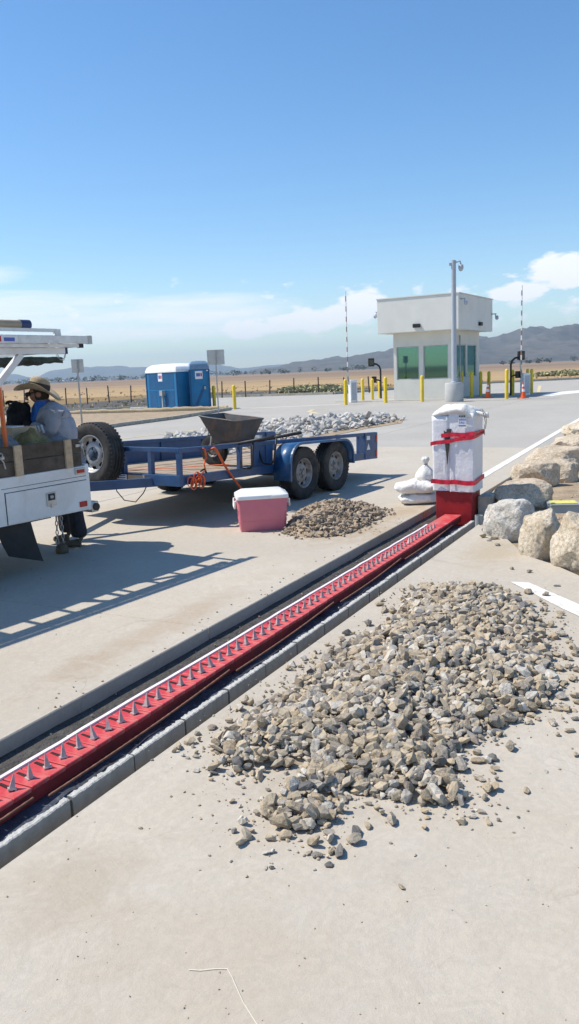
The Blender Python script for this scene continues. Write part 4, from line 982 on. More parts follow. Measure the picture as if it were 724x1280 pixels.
J = [(hip, (.13, .10)), (wai, (.13, .10)), (che, (.15, .11)), (sho, (.09, .09)), (nek, .055), (hed+Vector((.02, 0, -.03)), .075), (hed, (.085, .095)), (crown, (.07, .075)),
     (sL, .06), (eL, .042), (wLh, .030), (sRr, .06), (eR, .042), (wRh, .03), (hL, .085), (kL, .06), (aL, .042), (hR_, .085), (kR, .06), (aR, .042)]
skin('body', 'skin', J, [(0, 1), (1, 2), (2, 3), (3, 4), (4, 5), (5, 6), (6, 7), (3, 8), (8, 9), (9, 10), (3, 11), (11, 12), (12, 13), (0, 14), (14, 15), (15, 16), (0, 17), (17, 18), (18, 19)], pr_)
J = [(hip+Vector((-.01, 0, .0)), (.15, .13)), (wai, (.19, .18)), (che, (.205, .20)), (sho, (.13, .12)), (nek+Vector((.02, 0, -.035)), .085), (sL, .10), (sL.lerp(eL, .5), .085), (eL, .075), (wLh, .052), (sRr, .10), (eR, .072), (wRh, .05)]
hd = skin('hoodie', 'hoodie', J, [(0, 1), (1, 2), (2, 3), (3, 4), (3, 5), (5, 6), (6, 7), (7, 8), (3, 9), (9, 10), (10, 11)], pr_)
J = [(hip+Vector((0, 0, .02)), (.165, .13)), (hL, .115), (kL, .088), (kL.lerp(aL, .6), .085), (aL+Vector((0, 0, .07)), .092), (aL+Vector((0, 0, .0)), .085), (hR_, .115), (kR, .088), (aR+Vector((0, 0, .07)), .088), (aR, .08)]
skin('trousers', 'trousers', J, [(0, 1), (1, 2), (2, 3), (3, 4), (4, 5), (0, 6), (6, 7), (7, 8), (8, 9)], pr_)
for a, dx in ((aL, 0), (aR, 0)):
    skin('boot', 'boots', [(a+Vector((.055, .0, -.045)), (.05, .045)), (a+Vector((.03, .0, .03)), (.055, .055)), (a+Vector((-.06, -.01, -.05)), (.052, .038)), (a+Vector((-.15, -.02, -.058)), (.045, .030))], [(0, 1), (0, 2), (2, 3)], pr_)
def hand(w, g, seed, curl):
    """glove: palm with four curled fingers and a thumb"""
    d = (g-w).normalized(); sd = d.cross(Vector((0, 0, 1))).normalized(); dn = sd.cross(d).normalized()
    if dn.z > 0: dn = -dn
    o = skin('glove', 'black_cloth', [(w, (.034, .04)), (w+d*.05, (.03, .045)), (w+d*.085, (.026, .046))], [(0, 1), (1, 2)], pr_)
    for k, L_ in enumerate((.06, .072, .068, .052)):
        b = w+d*.085+sd*(k-1.5)*.021; c1 = b+d*L_*.5+dn*L_*.15; c2 = c1+d*L_*.2+dn*L_*.45; c3 = c2-d*L_*.15+dn*L_*.35*curl
        skin('finger', 'black_cloth', [(b, .012), (c1, .011), (c2, .010), (c3, .009)], [(0, 1), (1, 2), (2, 3)], o, 0, 2)
    b = w+d*.035+sd*.035; skin('thumb', 'black_cloth', [(b, .014), (b+d*.03+sd*.03+dn*.01, .012), (b+d*.055+sd*.022+dn*.035, .010)], [(0, 1), (1, 2)], o, 0, 2)
hand(wLh, gL, 1, 1); hand(wRh, gR, 2, 1)
m = MB(); N = 20; a0 = hip-pr_.location+Vector((0, 0, -.04)); a1 = sho-pr_.location+Vector((.02, 0, .01)); nl = 14
for i in range(nl+1):
    t = i/nl; c = a0.lerp(a1, t)+Vector((.035*math.sin(math.pi*t), 0, 0)); rx_ = (.155+.03*math.sin(math.pi*t))*(1-max(0, t-.8)*2.6); ry_ = (.17+.06*t)*(1-max(0, t-.85)*2.8)
    for k in range(N):
        a = 2*math.pi*k/N; q = c+Vector((rx_*math.cos(a), ry_*math.sin(a), 0)); f_ = 1+.05*mn.noise(q*7)+.03*mn.noise(q*17); m.v.append(c+(q-c)*f_)
m.f += [(i*N+k, i*N+(k+1) % N, (i+1)*N+(k+1) % N, (i+1)*N+k) for i in range(nl) for k in range(N)]+[tuple(range(nl*N, nl*N+N))]
m.build('hoodie_back', 'hoodie', pr_, smooth='all')
# neck scarf
m = MB(); n0 = nek+Vector((.005, -.02, -.045))-pr_.location; N = 28
lay = [(.076, .045, .065), (.092, .03, .035), (.108, .03, .0), (.132, .035, -.05), (.128, .04, -.10)]
for (r, dx, dz) in lay:
    for k in range(N):
        a = 2*math.pi*k/N; fr = max(0, -math.cos(a)); q = 1+.10*math.sin(a*6+dz*40)
        m.v.append(n0+Vector((math.cos(a)*r*q*1.0-.02+.02*fr, math.sin(a)*r*q*1.0, dz-(.06*fr if dz < 0 else 0))))
m.f += [(i*N+k, i*N+(k+1) % N, (i+1)*N+(k+1) % N, (i+1)*N+k) for i in range(len(lay)-1) for k in range(N)]
m.build('neck_scarf', 'bandana', pr_, smooth='all')
# face: nose, sunglasses, ear
f0 = hed-pr_.location; fd = Vector((-.95, -.25, -.15)).normalized(); fs = Vector((.25, -.96, 0))
m = MB(); m.tube([f0+fd*.08+Vector((0, 0, .02)), f0+fd*.115+Vector((0, 0, -.02)), f0+fd*.085+Vector((0, 0, -.028))], [.01, .018, .012], 8); m.build('nose', 'skin', pr_, smooth='all')
m = MB(); m.tube([f0+fd*.072+fs*.072+Vector((0, 0, .025)), f0+fd*.098+fs*.03+Vector((0, 0, .022)), f0+fd*.10-fs*.0+Vector((0, 0, .026)), f0+fd*.098-fs*.03+Vector((0, 0, .022)), f0+fd*.072-fs*.07+Vector((0, 0, .025))], [.018, .021, .008, .021, .018], 8)
m.tube([f0+fd*.072+fs*.075+Vector((0, 0, .028)), f0-fd*.04+fs*.095+Vector((0, 0, .03))], .005, 5); m.build('sunglasses', 'black_metal', pr_, smooth='all')
m = MB(); m.lathe([(.001, .01), (.02, .012), (.028, .004), (.024, -.006)], 12, Matrix.Translation(f0+fs*.088-fd*.015) @ fs.to_track_quat('Z', 'Y').to_matrix().to_4x4()); m.build('ear', 'skin', pr_, smooth='all')
m = MB(); m.tube([f0+fd*.088+fs*.03+Vector((0, 0, -.055)), f0+fd*.096+Vector((0, 0, -.053)), f0+fd*.088-fs*.03+Vector((0, 0, -.055))], [.005, .008, .005], 6); m.build('lips', 'skin', pr_, smooth='all')
m = MB(); hr = [(.07, -.05), (.082, -.02), (.084, .03), (.075, .07), (.001, .09)]; Mx = Matrix.Translation(f0+Vector((.034, .0, .0)))
m.lathe(hr, 20, Mx); m.build('hair', 'hat_band', pr_, smooth='all')
# hat: wide brim, dented crown, dark band
m = MB(); N = 44; hp = [(.001, .115), (.045, .125), (.075, .115), (.092, .09), (.102, .04), (.106, .0), (.15, -.008), (.19, -.010), (.225, -.004), (.228, -.010), (.19, -.018), (.1, -.012)]
for (r, z) in hp:
    for k in range(N):
        a = 2*math.pi*k/N; br = max(0, (r-.106)/.12); z2 = z-.055*br*abs(math.cos(a))**2+.045*br*abs(math.sin(a))**2*(1 if r > .12 else 0)
        if z > .1: z2 -= .03*math.exp(-(math.sin(a)*r/.03)**2)
        m.v.append(Vector((r*math.cos(a), r*math.sin(a)*.92, z2+.006*mn.noise(Vector((math.cos(a)*3, math.sin(a)*3, r*20))))))
m.f += [(i*N+k, i*N+(k+1) % N, (i+1)*N+(k+1) % N, (i+1)*N+k) for i in range(len(hp)-1) for k in range(N)]
ht = m.build('straw_hat', 'straw_hat', pr_, smooth='all'); hl = Vector(D(48.5, 488, Ysh))-pr_.location
ht.matrix_local = Matrix.Translation(hl+Vector((0, 0, .012))) @ Matrix.Rotation(R(15), 4, 'Y') @ Matrix.Rotation(R(-5), 4, 'X')
MB().lathe([(.1075, .004), (.1065, .03), (.1045, .058)], 36).build('hat_band', 'hat_band', ht, smooth='all')
m = MB(); c0 = eL-pr_.location; c1 = wLh-pr_.location
for k in range(3):
    p = c0.lerp(c1, .30+.17*k); m.tube([p+Vector((-.01, -.062, .055-.02*k)), p+Vector((.0, -.076, .02)), p+Vector((.012, -.074, -.02))], .011, 6)
m.build('sleeve_print', 'sleeve_print', pr_, smooth='all')

# things lying in the truck bed
def lump(name, label, cat, c, d, mat, seed, rz=0, group=None, amp=.25):
    o = thing(name, label, cat, c, rz, group); bm = bmesh.new(); bmesh.ops.create_icosphere(bm, subdivisions=4, radius=1)
    for v in bm.verts:
        p = v.co.copy(); k = 1+amp*mn.noise(p*1.6+Vector((seed, 0, 0)))+amp*.45*mn.noise(p*4.5+Vector((0, seed, 0)))
        z = p.z*k; v.co = Vector((p.x*k*d[0]/2, p.y*k*d[1]/2, max(0, z*.5+.5)*d[2]))
    me = bpy.data.meshes.new(name); bm.to_mesh(me); bm.free(); me.materials.append(MATS[mat])
    for p in me.polygons: p.use_smooth = True
    link('filling' if cat != 'bag' else 'sack', me, o); return o
def inbed(px, py, dn): s_, z_ = Vp(px, py, N0+dn); return VW(s_, N0+dn, z_)
p = inbed(42, 549, .36); lump('material_sack', 'yellow brown printed sack on the truck bed behind the boards', 'sack', (p.x, p.y, .60), (.42, .40, p.z-.60+.06), 'sack_yellow', 4, ANG_V)
p = inbed(72, 553, .42); lump('material_sack', 'grey cloth heap at the tail end of the truck bed', 'sack', (p.x, p.y, .60), (.36, .40, p.z-.60+.06), 'sack_grey', 8, ANG_V)
p = inbed(8, 553, .30); lump('material_sack', 'blue grey cloth bundle beside the orange pole', 'sack', (p.x, p.y, .60), (.34, .36, p.z-.60+.06), 'sack_grey', 15, ANG_V)
p = inbed(21, 536, .62); o = thing('cardboard_box', 'pale box standing in the truck bed below the black bag', 'box', (p.x, p.y, .60), ANG_V); B('carton', 'amber', o, (-.13, .13, -.1, .1, 0, p.z-.60+.02), bevel=.006); B('flap', 'sticker_white', o, (-.135, .0, -.105, .105, p.z-.60+.02, p.z-.60+.03))
p = D(24, 519, gL.y+.10); o = lump('tool_bag', 'black bag held by the worker in the truck bed', 'bag', (p.x, p.y, p.z-.19), (.26, .24, .32), 'black_cloth', 6, .4, amp=.3)
a, b = inbed(7, 548, .14), inbed(-1, 490, .14)
o = thing('orange_pole', 'orange plastic pole standing at the front of the stake side', 'pole', (a.x, a.y, .60), 0); MB().bar(Vector((0.01, 0, 0)), b-Vector((a.x, a.y, .60))+Vector((0, 0, .12)), .045, .03).build('shaft', 'orange_plastic', o, bevel=.006)

# ---- cooler
c0 = G(303, 665.5); c1 = G(357, 662)
dirc = (c1-c0).normalized(); cw = (c1-c0).length
ck = thing('cooler', 'faded red picnic cooler with white lid on the concrete', 'cooler', (c0+c1)/2+Vector((-dirc.y, dirc.x, 0))*.18, math.atan2(dirc.y, dirc.x))
def frus(x0, y0, x1, y1, z0, z1, r=.05):
    m = MB(); a = rrN(x0, y0, r); b = rrN(x1, y1, r); n = len(a)
    m.add([(p[0], p[1], z0) for p in a]+[(p[0], p[1], z1) for p in b], [tuple(range(n-1, -1, -1)), tuple(range(n, 2*n))]+[(i, (i+1) % n, n+(i+1) % n, n+i) for i in range(n)]); return m
def rrN(x, y, r, k=6):
    o = []
    for (cx_, cy_, a0) in ((x-r, y-r, 0), (-x+r, y-r, 90), (-x+r, -y+r, 180), (x-r, -y+r, 270)):
        for q in range(k+1): a = R(a0+90*q/k); o.append((cx_+r*math.cos(a), cy_+r*math.sin(a)))
    return o
hw = cw/2+.012
bd = frus(hw, .172, hw+.024, .195, 0, .345, .035).build('body', 'pink_cooler', ck, bevel=.008, smooth=True)
frus(hw+.0095, .1815, hw+.0105, .1825, .10, .11, .035).build('body_ridge', 'pink_cooler', bd, smooth=True)
ld = frus(hw+.038, .208, hw+.034, .203, .345, .385, .04).build('lid', 'white_plastic', ck, bevel=.006, smooth=True)
frus(hw+.028, .198, hw-.03, .12, .385, .425, .04).build('lid_top', 'white_plastic', ld, bevel=.008, smooth=True)
MB().box(.10, .22, -.212, -.200, .35, .38).build('lid_catch', 'white_plastic', ld, bevel=.003)
for sg in (-1, 1):
    MB().tube([(sg*(hw+.02), -.13, .33), (sg*(hw+.045), -.13, .325), (sg*(hw+.05), -.11, .25), (sg*(hw+.05), .10, .25), (sg*(hw+.045), .12, .325), (sg*(hw+.02), .12, .33)], .011, 8).build('handle', 'white_plastic', ck, smooth='all')

# ================================================================== STONES
def in_poly(x, y, P_):
    c = False; n = len(P_); j = n-1
    for i in range(n):
        if (P_[i][1] > y) != (P_[j][1] > y) and x < (P_[j][0]-P_[i][0])*(y-P_[i][1])/(P_[j][1]-P_[i][1])+P_[i][0]: c = not c
        j = i
    return c
def edge_d(x, y, P_):
    best = 9; n = len(P_)
    for i in range(n):
        ax, ay = P_[i][:2]; bx, by = P_[(i+1) % n][:2]; dx, dy = bx-ax, by-ay
        t = max(0, min(1, ((x-ax)*dx+(y-ay)*dy)/(dx*dx+dy*dy+1e-9))); best = min(best, math.hypot(x-ax-t*dx, y-ay-t*dy))
    return best
def pile(name, label, poly, hmax, slope, n_st, size, mat, seed, single=None, n_single=0, edge_scatter=.1, kmin=.5, shape='stones'):
    rnd = random.Random(seed); xs = [p[0] for p in poly]; ys = [p[1] for p in poly]; x0, x1, y0, y1 = min(xs), max(xs), min(ys), max(ys)
    cxy = Vector((sum(xs)/len(xs), sum(ys)/len(ys), 0))
    o = thing(name, label, 'gravel pile', cxy)
    def hgt(x, y):
        if not in_poly(x, y, poly): return 0
        d = edge_d(x, y, poly); return hmax*(1-math.exp(-d*slope/hmax))*(.8+.5*mn.noise(Vector((x*2.3+seed, y*2.3, 0))))
    # mound under the stones
    m = MB(); st = (x1-x0)/38; nx = 38; ny = max(6, int((y1-y0)/st))
    for j in range(ny+1):
        for i in range(nx+1):
            x, y = x0+(x1-x0)*i/nx, y0+(y1-y0)*j/ny; h = hgt(x, y); m.v.append(Vector((x, y, h*.9-.012 if h > .0 else -.055))-cxy); m.t.append(rnd.random())
    m.f += [(j*(nx+1)+i, j*(nx+1)+i+1, (j+1)*(nx+1)+i+1, (j+1)*(nx+1)+i) for j in range(ny) for i in range(nx)]
    m.f = [f for f in m.f if any(m.v[i].z > -.05 for i in f)]; m.build('mound', mat, o)
    st_ = []
    tries = 0
    while len(st_) < n_st and tries < n_st*40:
        tries += 1
        x, y = rnd.uniform(x0-edge_scatter, x1+edge_scatter), rnd.uniform(y0-edge_scatter, y1+edge_scatter)
        ins = in_poly(x, y, poly)
        if not ins and (edge_d(x, y, poly) > edge_scatter or rnd.random() > .10): continue
        h = hgt(x, y); sz = size*min(2.0, max(kmin, rnd.lognormvariate(0, .45)))
        if not ins: sz *= .75
        st_.append((x, y, h, sz))
    st_.sort(key=lambda q: q[3]/math.hypot(q[0], q[1])+rnd.uniform(0, .002), reverse=True)
    m = MB()
    for k, (x, y, h, sz) in enumerate(st_):
        vs_, fs_ = ROUND[rnd.randrange(len(ROUND))]
        q = rot_rand(rnd); scm = Matrix.Diagonal((sz*rnd.uniform(.85, 1.3), sz*rnd.uniform(.8, 1.1), sz*rnd.uniform(.75, 1.15), 1))
        Mx = q @ scm; zmin = min((Mx @ v).z for v in vs_)
        lift = -zmin*(.55+.5*rnd.random()) if h > .03 else -zmin-.001
        pos = Vector((x, y, max(0, h*.92)+lift-.004*(h > .03)))-cxy
        if k < n_single:
            i = ROUND.index((vs_, fs_)); me = single_mesh(i)
            ob = link('stone', me, o); ob.matrix_local = Matrix.Translation(pos) @ Mx
        else: m.add(vs_, fs_, Matrix.Translation(pos) @ Mx, tint=rnd.random())
    m.build('stones', mat, o, kind='stuff')
    return o
SM = {}
def single_mesh(i):
    if i not in SM:
        me = bpy.data.meshes.new('stone'); me.from_pydata([tuple(v) for v in ROUND[i][0]], [], ROUND[i][1]); me.update(); me.materials.append(MATS['stone_single']); SM[i] = me
    return SM[i]
cr4 = [(0, 335), (60, 378), (120, 378), (195, 372), (150, 425), (108, 465), (128, 492), (215, 505), (242, 465), (290, 425), (350, 438), (420, 448), (495, 452), (505, 430), (470, 400), (500, 378), (485, 350), (540, 312), (600, 282), (650, 255), (672, 225), (668, 180), (655, 120), (640, 75), (600, 48), (560, 30), (440, 24), (400, 40), (375, 82), (335, 112), (245, 155), (195, 200), (140, 240), (70, 280), (40, 312)]
big = [G(260+x/1.56, 720+y/1.56) for x, y in cr4]
pile('gravel_pile', 'large pile of grey crushed stone spread on the foreground concrete', big, .175, .60, 7200, .045, 'stone_joined', 12, True, 300, .16, kmin=.3)
cr5 = [(355, 668), (375, 672), (410, 672), (440, 666), (462, 655), (482, 645), (478, 638), (455, 637), (440, 634), (400, 634), (372, 642), (362, 655)]
sm_ = [G(x, y) for x, y in cr5]
pile('gravel_pile', 'small cone of brown gravel beside the red cooler', sm_, .36, .75, 2300, .040, 'stone_brown', 31, edge_scatter=.12, kmin=.6)
# grit and fines: crumbs round the pile, in the trench gap and scattered over the slabs
m = MB(); rnd = random.Random(90); bx0, bx1, by0, by1 = min(p.x for p in big)-.35, max(p.x for p in big)+.35, min(p.y for p in big)-.35, max(p.y for p in big)+.35
def crumb(x, y, sz, z=0):
    vs_, fs_ = ROUND[rnd.randrange(len(ROUND))]; Mx = Matrix.Rotation(rnd.uniform(0, 6.28), 4, 'Z') @ Matrix.Diagonal((sz, sz, sz, 1))
    m.add(vs_, fs_, Matrix.Translation((x, y, z+sz*.2)) @ Mx, tint=rnd.random())
c_ = 0
while c_ < 2600:
    x, y = rnd.uniform(bx0, bx1), rnd.uniform(by0, by1); d = edge_d(x, y, big); ins = in_poly(x, y, big)
    if (ins and d > .12) or (not ins and rnd.random() > math.exp(-d/.075)): continue
    crumb(x, y, rnd.uniform(.005, .017)); c_ += 1
for _ in range(230):
    p = G(rnd.uniform(-20, 744), 660+640*rnd.random()**1.2); s0, n0 = invT(p)
    if 2.1 < n0 < 2.92 or (s0 > 6.2 and n0 < 2.1): continue
    crumb(p.x, p.y, rnd.uniform(.0025, .007)*(1+p.y*.12))
for _ in range(260): p = T(rnd.uniform(-1, 8.3), rnd.choice((rnd.uniform(2.62, 2.88), rnd.uniform(2.91, 3.05)))); crumb(p.x, p.y, rnd.uniform(.006, .02), 0 if invT(p)[1] > 2.9 else -.085)
for _ in range(500):
    p = T(8.45+rnd.random()**1.3*5, 2.0-rnd.random()**1.5*1.2); crumb(p.x, p.y, rnd.uniform(.012, .045), .0)
tag(m.build('grit', 'stone_joined', kind='stuff'), 'fine grit and crumbs scattered on the concrete and round the gravel', 'grit')
# loose stones on the concrete
rnd = random.Random(77)
def loose(px, py, spx, label=None, k=None, tall=.8):
    p = G(px, py); i = k if k is not None else rnd.randrange(len(ROUND)); sz = spx*p.length/F*1.05
    Mx = Matrix.Rotation(rnd.uniform(0, 6.28), 4, 'Z') @ Matrix.Diagonal((sz, sz*rnd.uniform(.8, 1), sz*tall, 1)); zm = min((Mx @ v).z for v in ROUND[i][0])
    o = link('loose_stone', single_mesh(i), None); o.matrix_world = Matrix.Translation(p+Vector((0, 0, -zm-.001))) @ Mx
    tag(o, label or 'small loose stone lying apart on the concrete around the gravel pile', 'stone', 'loose stones around the gravel pile'); return o
loose(444, 1042, 27, 'pale angular stone lying alone just below the gravel pile'); loose(502, 1110, 13, 'dark pebble lying alone lowest on the foreground concrete')
loose(411, 1082, 15, 'lower of three grey stones in a loose cluster below the pile'); loose(415, 1066, 17, 'right hand stone of the loose cluster of three below the pile'); loose(396, 1071, 18, 'left hand stone of the loose cluster of three below the pile')
loose(265, 911, 16, 'single tan stone beside the block wall left of the pile'); loose(474, 757, 14, 'stone near the block wall behind the gravel pile top')
loose(600, 974, 22, 'tan stone set apart right of the gravel pile'); loose(609, 990, 24, 'pale stone beside the tan one right of the pile'); loose(606, 999, 15, 'small stone touching the pale one right of the pile')
loose(658, 990, 15, 'pale flat stone lying alone at the right of the pile'); loose(638, 937, 22, 'round grey stone at the right edge of the pile'); loose(597, 953, 20); loose(616, 950, 17); loose(340, 1086, 11); loose(333, 1085, 8); loose(176, 1036, 7); loose(262, 1070, 5); loose(250, 1088, 4); loose(683, 965, 8)
for (x, y, s_) in ((702, 873, 20), (690, 905, 18), (712, 915, 16), (720, 900, 14), (695, 820, 14), (700, 795, 16), (713, 805, 12), (672, 790, 15), (710, 835, 13), (690, 845, 11), (682, 745, 12), (660, 742, 13), (676, 752, 10), (662, 716, 10), (696, 733, 10), (640, 712, 7), (575, 1030, 9), (590, 1022, 16), (648, 1022, 6), (655, 1035, 4), (700, 962, 5), (714, 1060, 4), (620, 1018, 5), (560, 1060, 4), (660, 1100, 4), (720, 945, 12), (715, 850, 18), (704, 855, 15), (718, 872, 14), (708, 888, 17), (722, 880, 16), (696, 888, 13), (712, 825, 12), (720, 815, 14), (700, 838, 15), (686, 868, 16), (722, 840, 13), (680, 885, 13), (672, 900, 11), (698, 920, 9), (490, 762, 12), (478, 752, 9), (305, 985, 8), (318, 975, 9), (358, 968, 10), (640, 900, 12), (655, 880, 13), (668, 862, 12), (660, 905, 9)): loose(x, y, s_)
# river cobble bed behind the trailer
cob = [G(x, y) for x, y in ((120, 600), (160, 575), (210, 553), (260, 543), (340, 532), (430, 526), (480, 523.5), (497, 524.5), (495, 527.5), (455, 534), (420, 540), (300, 562), (230, 590))]
sheet([p+Vector((0, 0, 0)) for p in [G(x, y) for x, y in ((110, 604), (155, 574), (205, 551.5), (260, 541.5), (340, 530.8), (430, 525), (482, 522.6), (505, 524), (502, 529), (458, 536), (424, 543), (300, 566), (230, 597))]], .006, 'soil_bed', 'soil')
pl_ = pile('cobble_bed', 'bed of pale river cobbles behind the trailer', cob, .22, .35, 1900, .165, 'cobble', 5, edge_scatter=.25, kmin=.55)
pl_['category'] = 'cobble bed'

# boulders
def boulder(x0, x1, yt, yb, label, mat, seed, dk=.85, facets=6, bury=.30, rx=0):
    fpt = G((x0+x1)/2, yb); dist = fpt.length; w_ = (x1-x0)/F*fpt.y*1.23
    vd = Vector((fpt.x, fpt.y, 0)).normalized(); ctr = fpt+vd*w_*.42*dk
    top = D((x0+x1)/2, yt, ctr.y+.05).z; h = top+bury*top
    o = bpy.data.meshes.new('boulder'); bm = bmesh.new(); bmesh.ops.create_icosphere(bm, subdivisions=6, radius=1); rnd = random.Random(seed)
    pl = [(Vector((rnd.gauss(0, 1), rnd.gauss(0, 1), rnd.gauss(0, .8))).normalized(), rnd.uniform(.64, .88)) for _ in range(facets+5)]
    pl += [(Vector((rnd.uniform(-.25, .25), rnd.uniform(-.25, .1), 1)).normalized(), rnd.uniform(.68, .76)), (Vector((-1, -.35, .25)).normalized(), .82), (Vector((.9, -.5, .15)).normalized(), .82)]
    for v in bm.verts:
        p = v.co.normalized()
        for (n_v, dd) in pl:
            e = p.dot(n_v)-dd
            if e > 0: p = p-n_v*e*.84
        k = 1+.16*mn.noise(p*1.3+Vector((seed, 0, 0)))+.055*mn.fractal(p*3.2+Vector((0, seed, 0)), .9, 2.1, 6)
        v.co = p*k
    mx_ = [max(abs(v.co[i]) for v in bm.verts) for i in range(3)]
    for v in bm.verts: v.co = Vector((v.co.x/mx_[0]*w_/2, v.co.y/mx_[1]*w_*.5*dk, v.co.z/mx_[2]*h/2))
    bm.to_mesh(o); bm.free(); o.materials.append(MATS[mat])
    for p in o.polygons: p.use_smooth = True
    ob = link('boulder', o); ob.location = (ctr.x, ctr.y, top-h/2); ob.rotation_euler = (0, rx, math.atan2(-vd.x, vd.y))
    return tag(ob, label, 'boulder', 'boulders edging the soil island')
boulder(609, 664, 622, 674, 'pale grey faceted boulder nearest the trench end', 'boulder_grey', 2)
boulder(653, 704, 633, 698, 'cream boulder with a dark hollow, in the front row', 'boulder_cream', 15)
boulder(694, 762, 634, 716, 'large cream boulder cut by the right edge of the photo, front row', 'boulder_cream', 8)
boulder(616, 686, 596, 640, 'broad low tan boulder behind the pale grey one', 'boulder_tan', 23, 1.0)
boulder(643, 696, 570, 612, 'rounded tan boulder in the second row behind the broad low one', 'boulder_tan', 31)
boulder(678, 719, 572, 604, 'grey tan boulder with shaded right face above the valve box', 'boulder_tan', 44)
boulder(662, 735, 556, 590, 'long tan boulder lying behind the two second row boulders', 'boulder_tan', 52, .7)
boulder(688, 752, 541, 563, 'flat tan boulder farther back along the road edge', 'boulder_tan', 61, .8)
boulder(708, 765, 522, 546, 'farthest pale boulder at the right edge of the photo', 'boulder_cream', 75, .8)
rnd = random.Random(4)
for (x, y, s_) in ((612, 668, 16), (606, 664, 12), (618, 674, 14), (604, 672, 10), (622, 682, 9), (611, 676, 8)): 
    q = loose(x, y, s_, 'small rubble stone between the cabinet and the pale grey boulder'); q['group'] = 'rubble by the cabinet'
# utility box
vb = thing('valve_box', 'grey utility box with yellow lid among the boulders', 'utility box', G(704, 640, 0), R(-8))
frus(.17, .14, .16, .125, -.03, .09, .02).build('box_body', 'valve_grey', vb, bevel=.006); frus(.165, .135, .165, .135, .09, .105, .02).build('rim', 'valve_grey', vb)
frus(.135, .10, .135, .10, .105, .115, .01).build('lid', 'valve_yellow', vb)
# chalk scratch in the foreground
m = MB(); pts = [G(x, y) for x, y in ((236, 1213), (250, 1214), (268, 1212), (284, 1212), (290, 1222), (296, 1236), (304, 1254), (314, 1270), (324, 1286))]
m.strip(pts, .0024, .0035); m.build('chalk_mark', 'chalk', None, kind='structure')

# ================================================================== FAR THINGS
# guard booth: fitted corner at (8.43, 39); x along the left face (away to the left), y along the right face
TH = R(30); bxv = Vector((-math.cos(TH), math.sin(TH), 0)); byv = Vector((math.sin(TH), math.cos(TH), 0))
bc = Vector((8.426, 39.0, 0))
bt = thing('guard_booth', 'pale stucco guard booth with overhanging parapet and green windows', 'guard booth', bc)
MBT = Matrix(((bxv.x, byv.x, 0, 0), (bxv.y, byv.y, 0, 0), (0, 0, 1, 0), (0, 0, 0, 1)))
BL, BR, ZB, ZT, INS = 4.2, 5.8, 3.34, 5.0, .55
def bb(name, mat, par, *bs, bevel=0):
    m = MB()
    for q in bs: m.box(*q, M=MBT)
    return m.build(name, mat, par, bevel=bevel)
x0, x1, y0, y1 = INS, BL-.62, INS, BR-.62; WT = .15
par = bb('parapet', 'stucco_fascia', bt, (0, BL, 0, BR, ZB, ZT), bevel=.02)
bb('coping', 'stucco_fascia', par, (-.03, BL+.03, -.03, BR+.03, ZT+.002, ZT+.05))
zs, zh = 1.02, 2.66
def wallx(y, inner, wins, nm):                      # wall along x with window openings (wins in x)
    lo_, hi_ = (y, y+WT) if inner > 0 else (y-WT, y)
    w = bb(nm, 'stucco', bt, (x0, x1, lo_, hi_, 0, zs)); bb('wall_head', 'stucco', w, (x0, x1, lo_, hi_, zh, ZB))
    e = x0
    for (a, b) in wins+[(x1, x1)]:
        if a > e: bb('pier', 'stucco', w, (e, a, lo_, hi_, zs, zh))
        e = b
    for (a, b) in wins:
        md = (lo_+hi_)/2; g = bb('window', 'frame_grey', bt, (a, a+.05, md-.04, md+.04, zs, zh), (b-.05, b, md-.04, md+.04, zs, zh), (a+.05, b-.05, md-.04, md+.04, zs, zs+.05), (a+.05, b-.05, md-.04, md+.04, zh-.05, zh))
        bb('pane', 'green_glass', g, (a+.05, b-.05, md-.006, md+.006, zs+.05, zh-.05))
def wally(x, inner, wins, nm):
    lo_, hi_ = (x, x+WT) if inner > 0 else (x-WT, x)
    w = bb(nm, 'stucco', bt, (lo_, hi_, y0+WT, y1-WT, 0, zs)); bb('wall_head', 'stucco', w, (lo_, hi_, y0+WT, y1-WT, zh, ZB))
    e = y0+WT
    for (a, b) in wins+[(y1-WT, y1-WT)]:
        if a > e: bb('pier', 'stucco', w, (lo_, hi_, e, a, zs, zh))
        e = b
    for (a, b) in wins:
        md = (lo_+hi_)/2; g = bb('window', 'frame_grey', bt, (md-.04, md+.04, a, a+.05, zs, zh), (md-.04, md+.04, b-.05, b, zs, zh), (md-.04, md+.04, a+.05, b-.05, zs, zs+.05), (md-.04, md+.04, a+.05, b-.05, zh-.05, zh))
        bb('pane', 'green_glass', g, (md-.006, md+.006, a+.05, b-.05, zs+.05, zh-.05))
wallx(y0, 1, [(.72, 2.0), (2.22, 3.42)], 'wall'); wallx(y1, -1, [(.8, 2.0), (2.3, 3.4)], 'wall')
wally(x0, 1, [(y0+.35, y0+2.35), (y0+2.55, y1-.5)], 'wall'); wally(x1, -1, [(y0+.6, y0+2.1), (y0+2.7, y1-.6)], 'wall')
bb('interior_floor', 'interior', bt, (x0+WT, x1-WT, y0+WT, y1-WT, .02, .06)); bb('counter', 'interior', bt, (x0+WT, x0+.7, y0+.6, y1-.6, .85, .92), (2.6, 2.95, y0+1.4, y0+2.4, .1, 2.2))
bb('column', 'frame_grey', bt, (2.75, 2.87, y0+.5, y0+.62, .06, 2.9))
lad = MB()
for sg in (0, .45): lad.bar(MBT @ Vector((1.05+sg, y0+.5, .06)), MBT @ Vector((1.15+sg*.6, y0+.75, 1.95)), .05, .03); lad.bar(MBT @ Vector((1.05+sg, y0+1.2, .06)), MBT @ Vector((1.15+sg*.6, y0+.8, 1.95)), .04, .03)
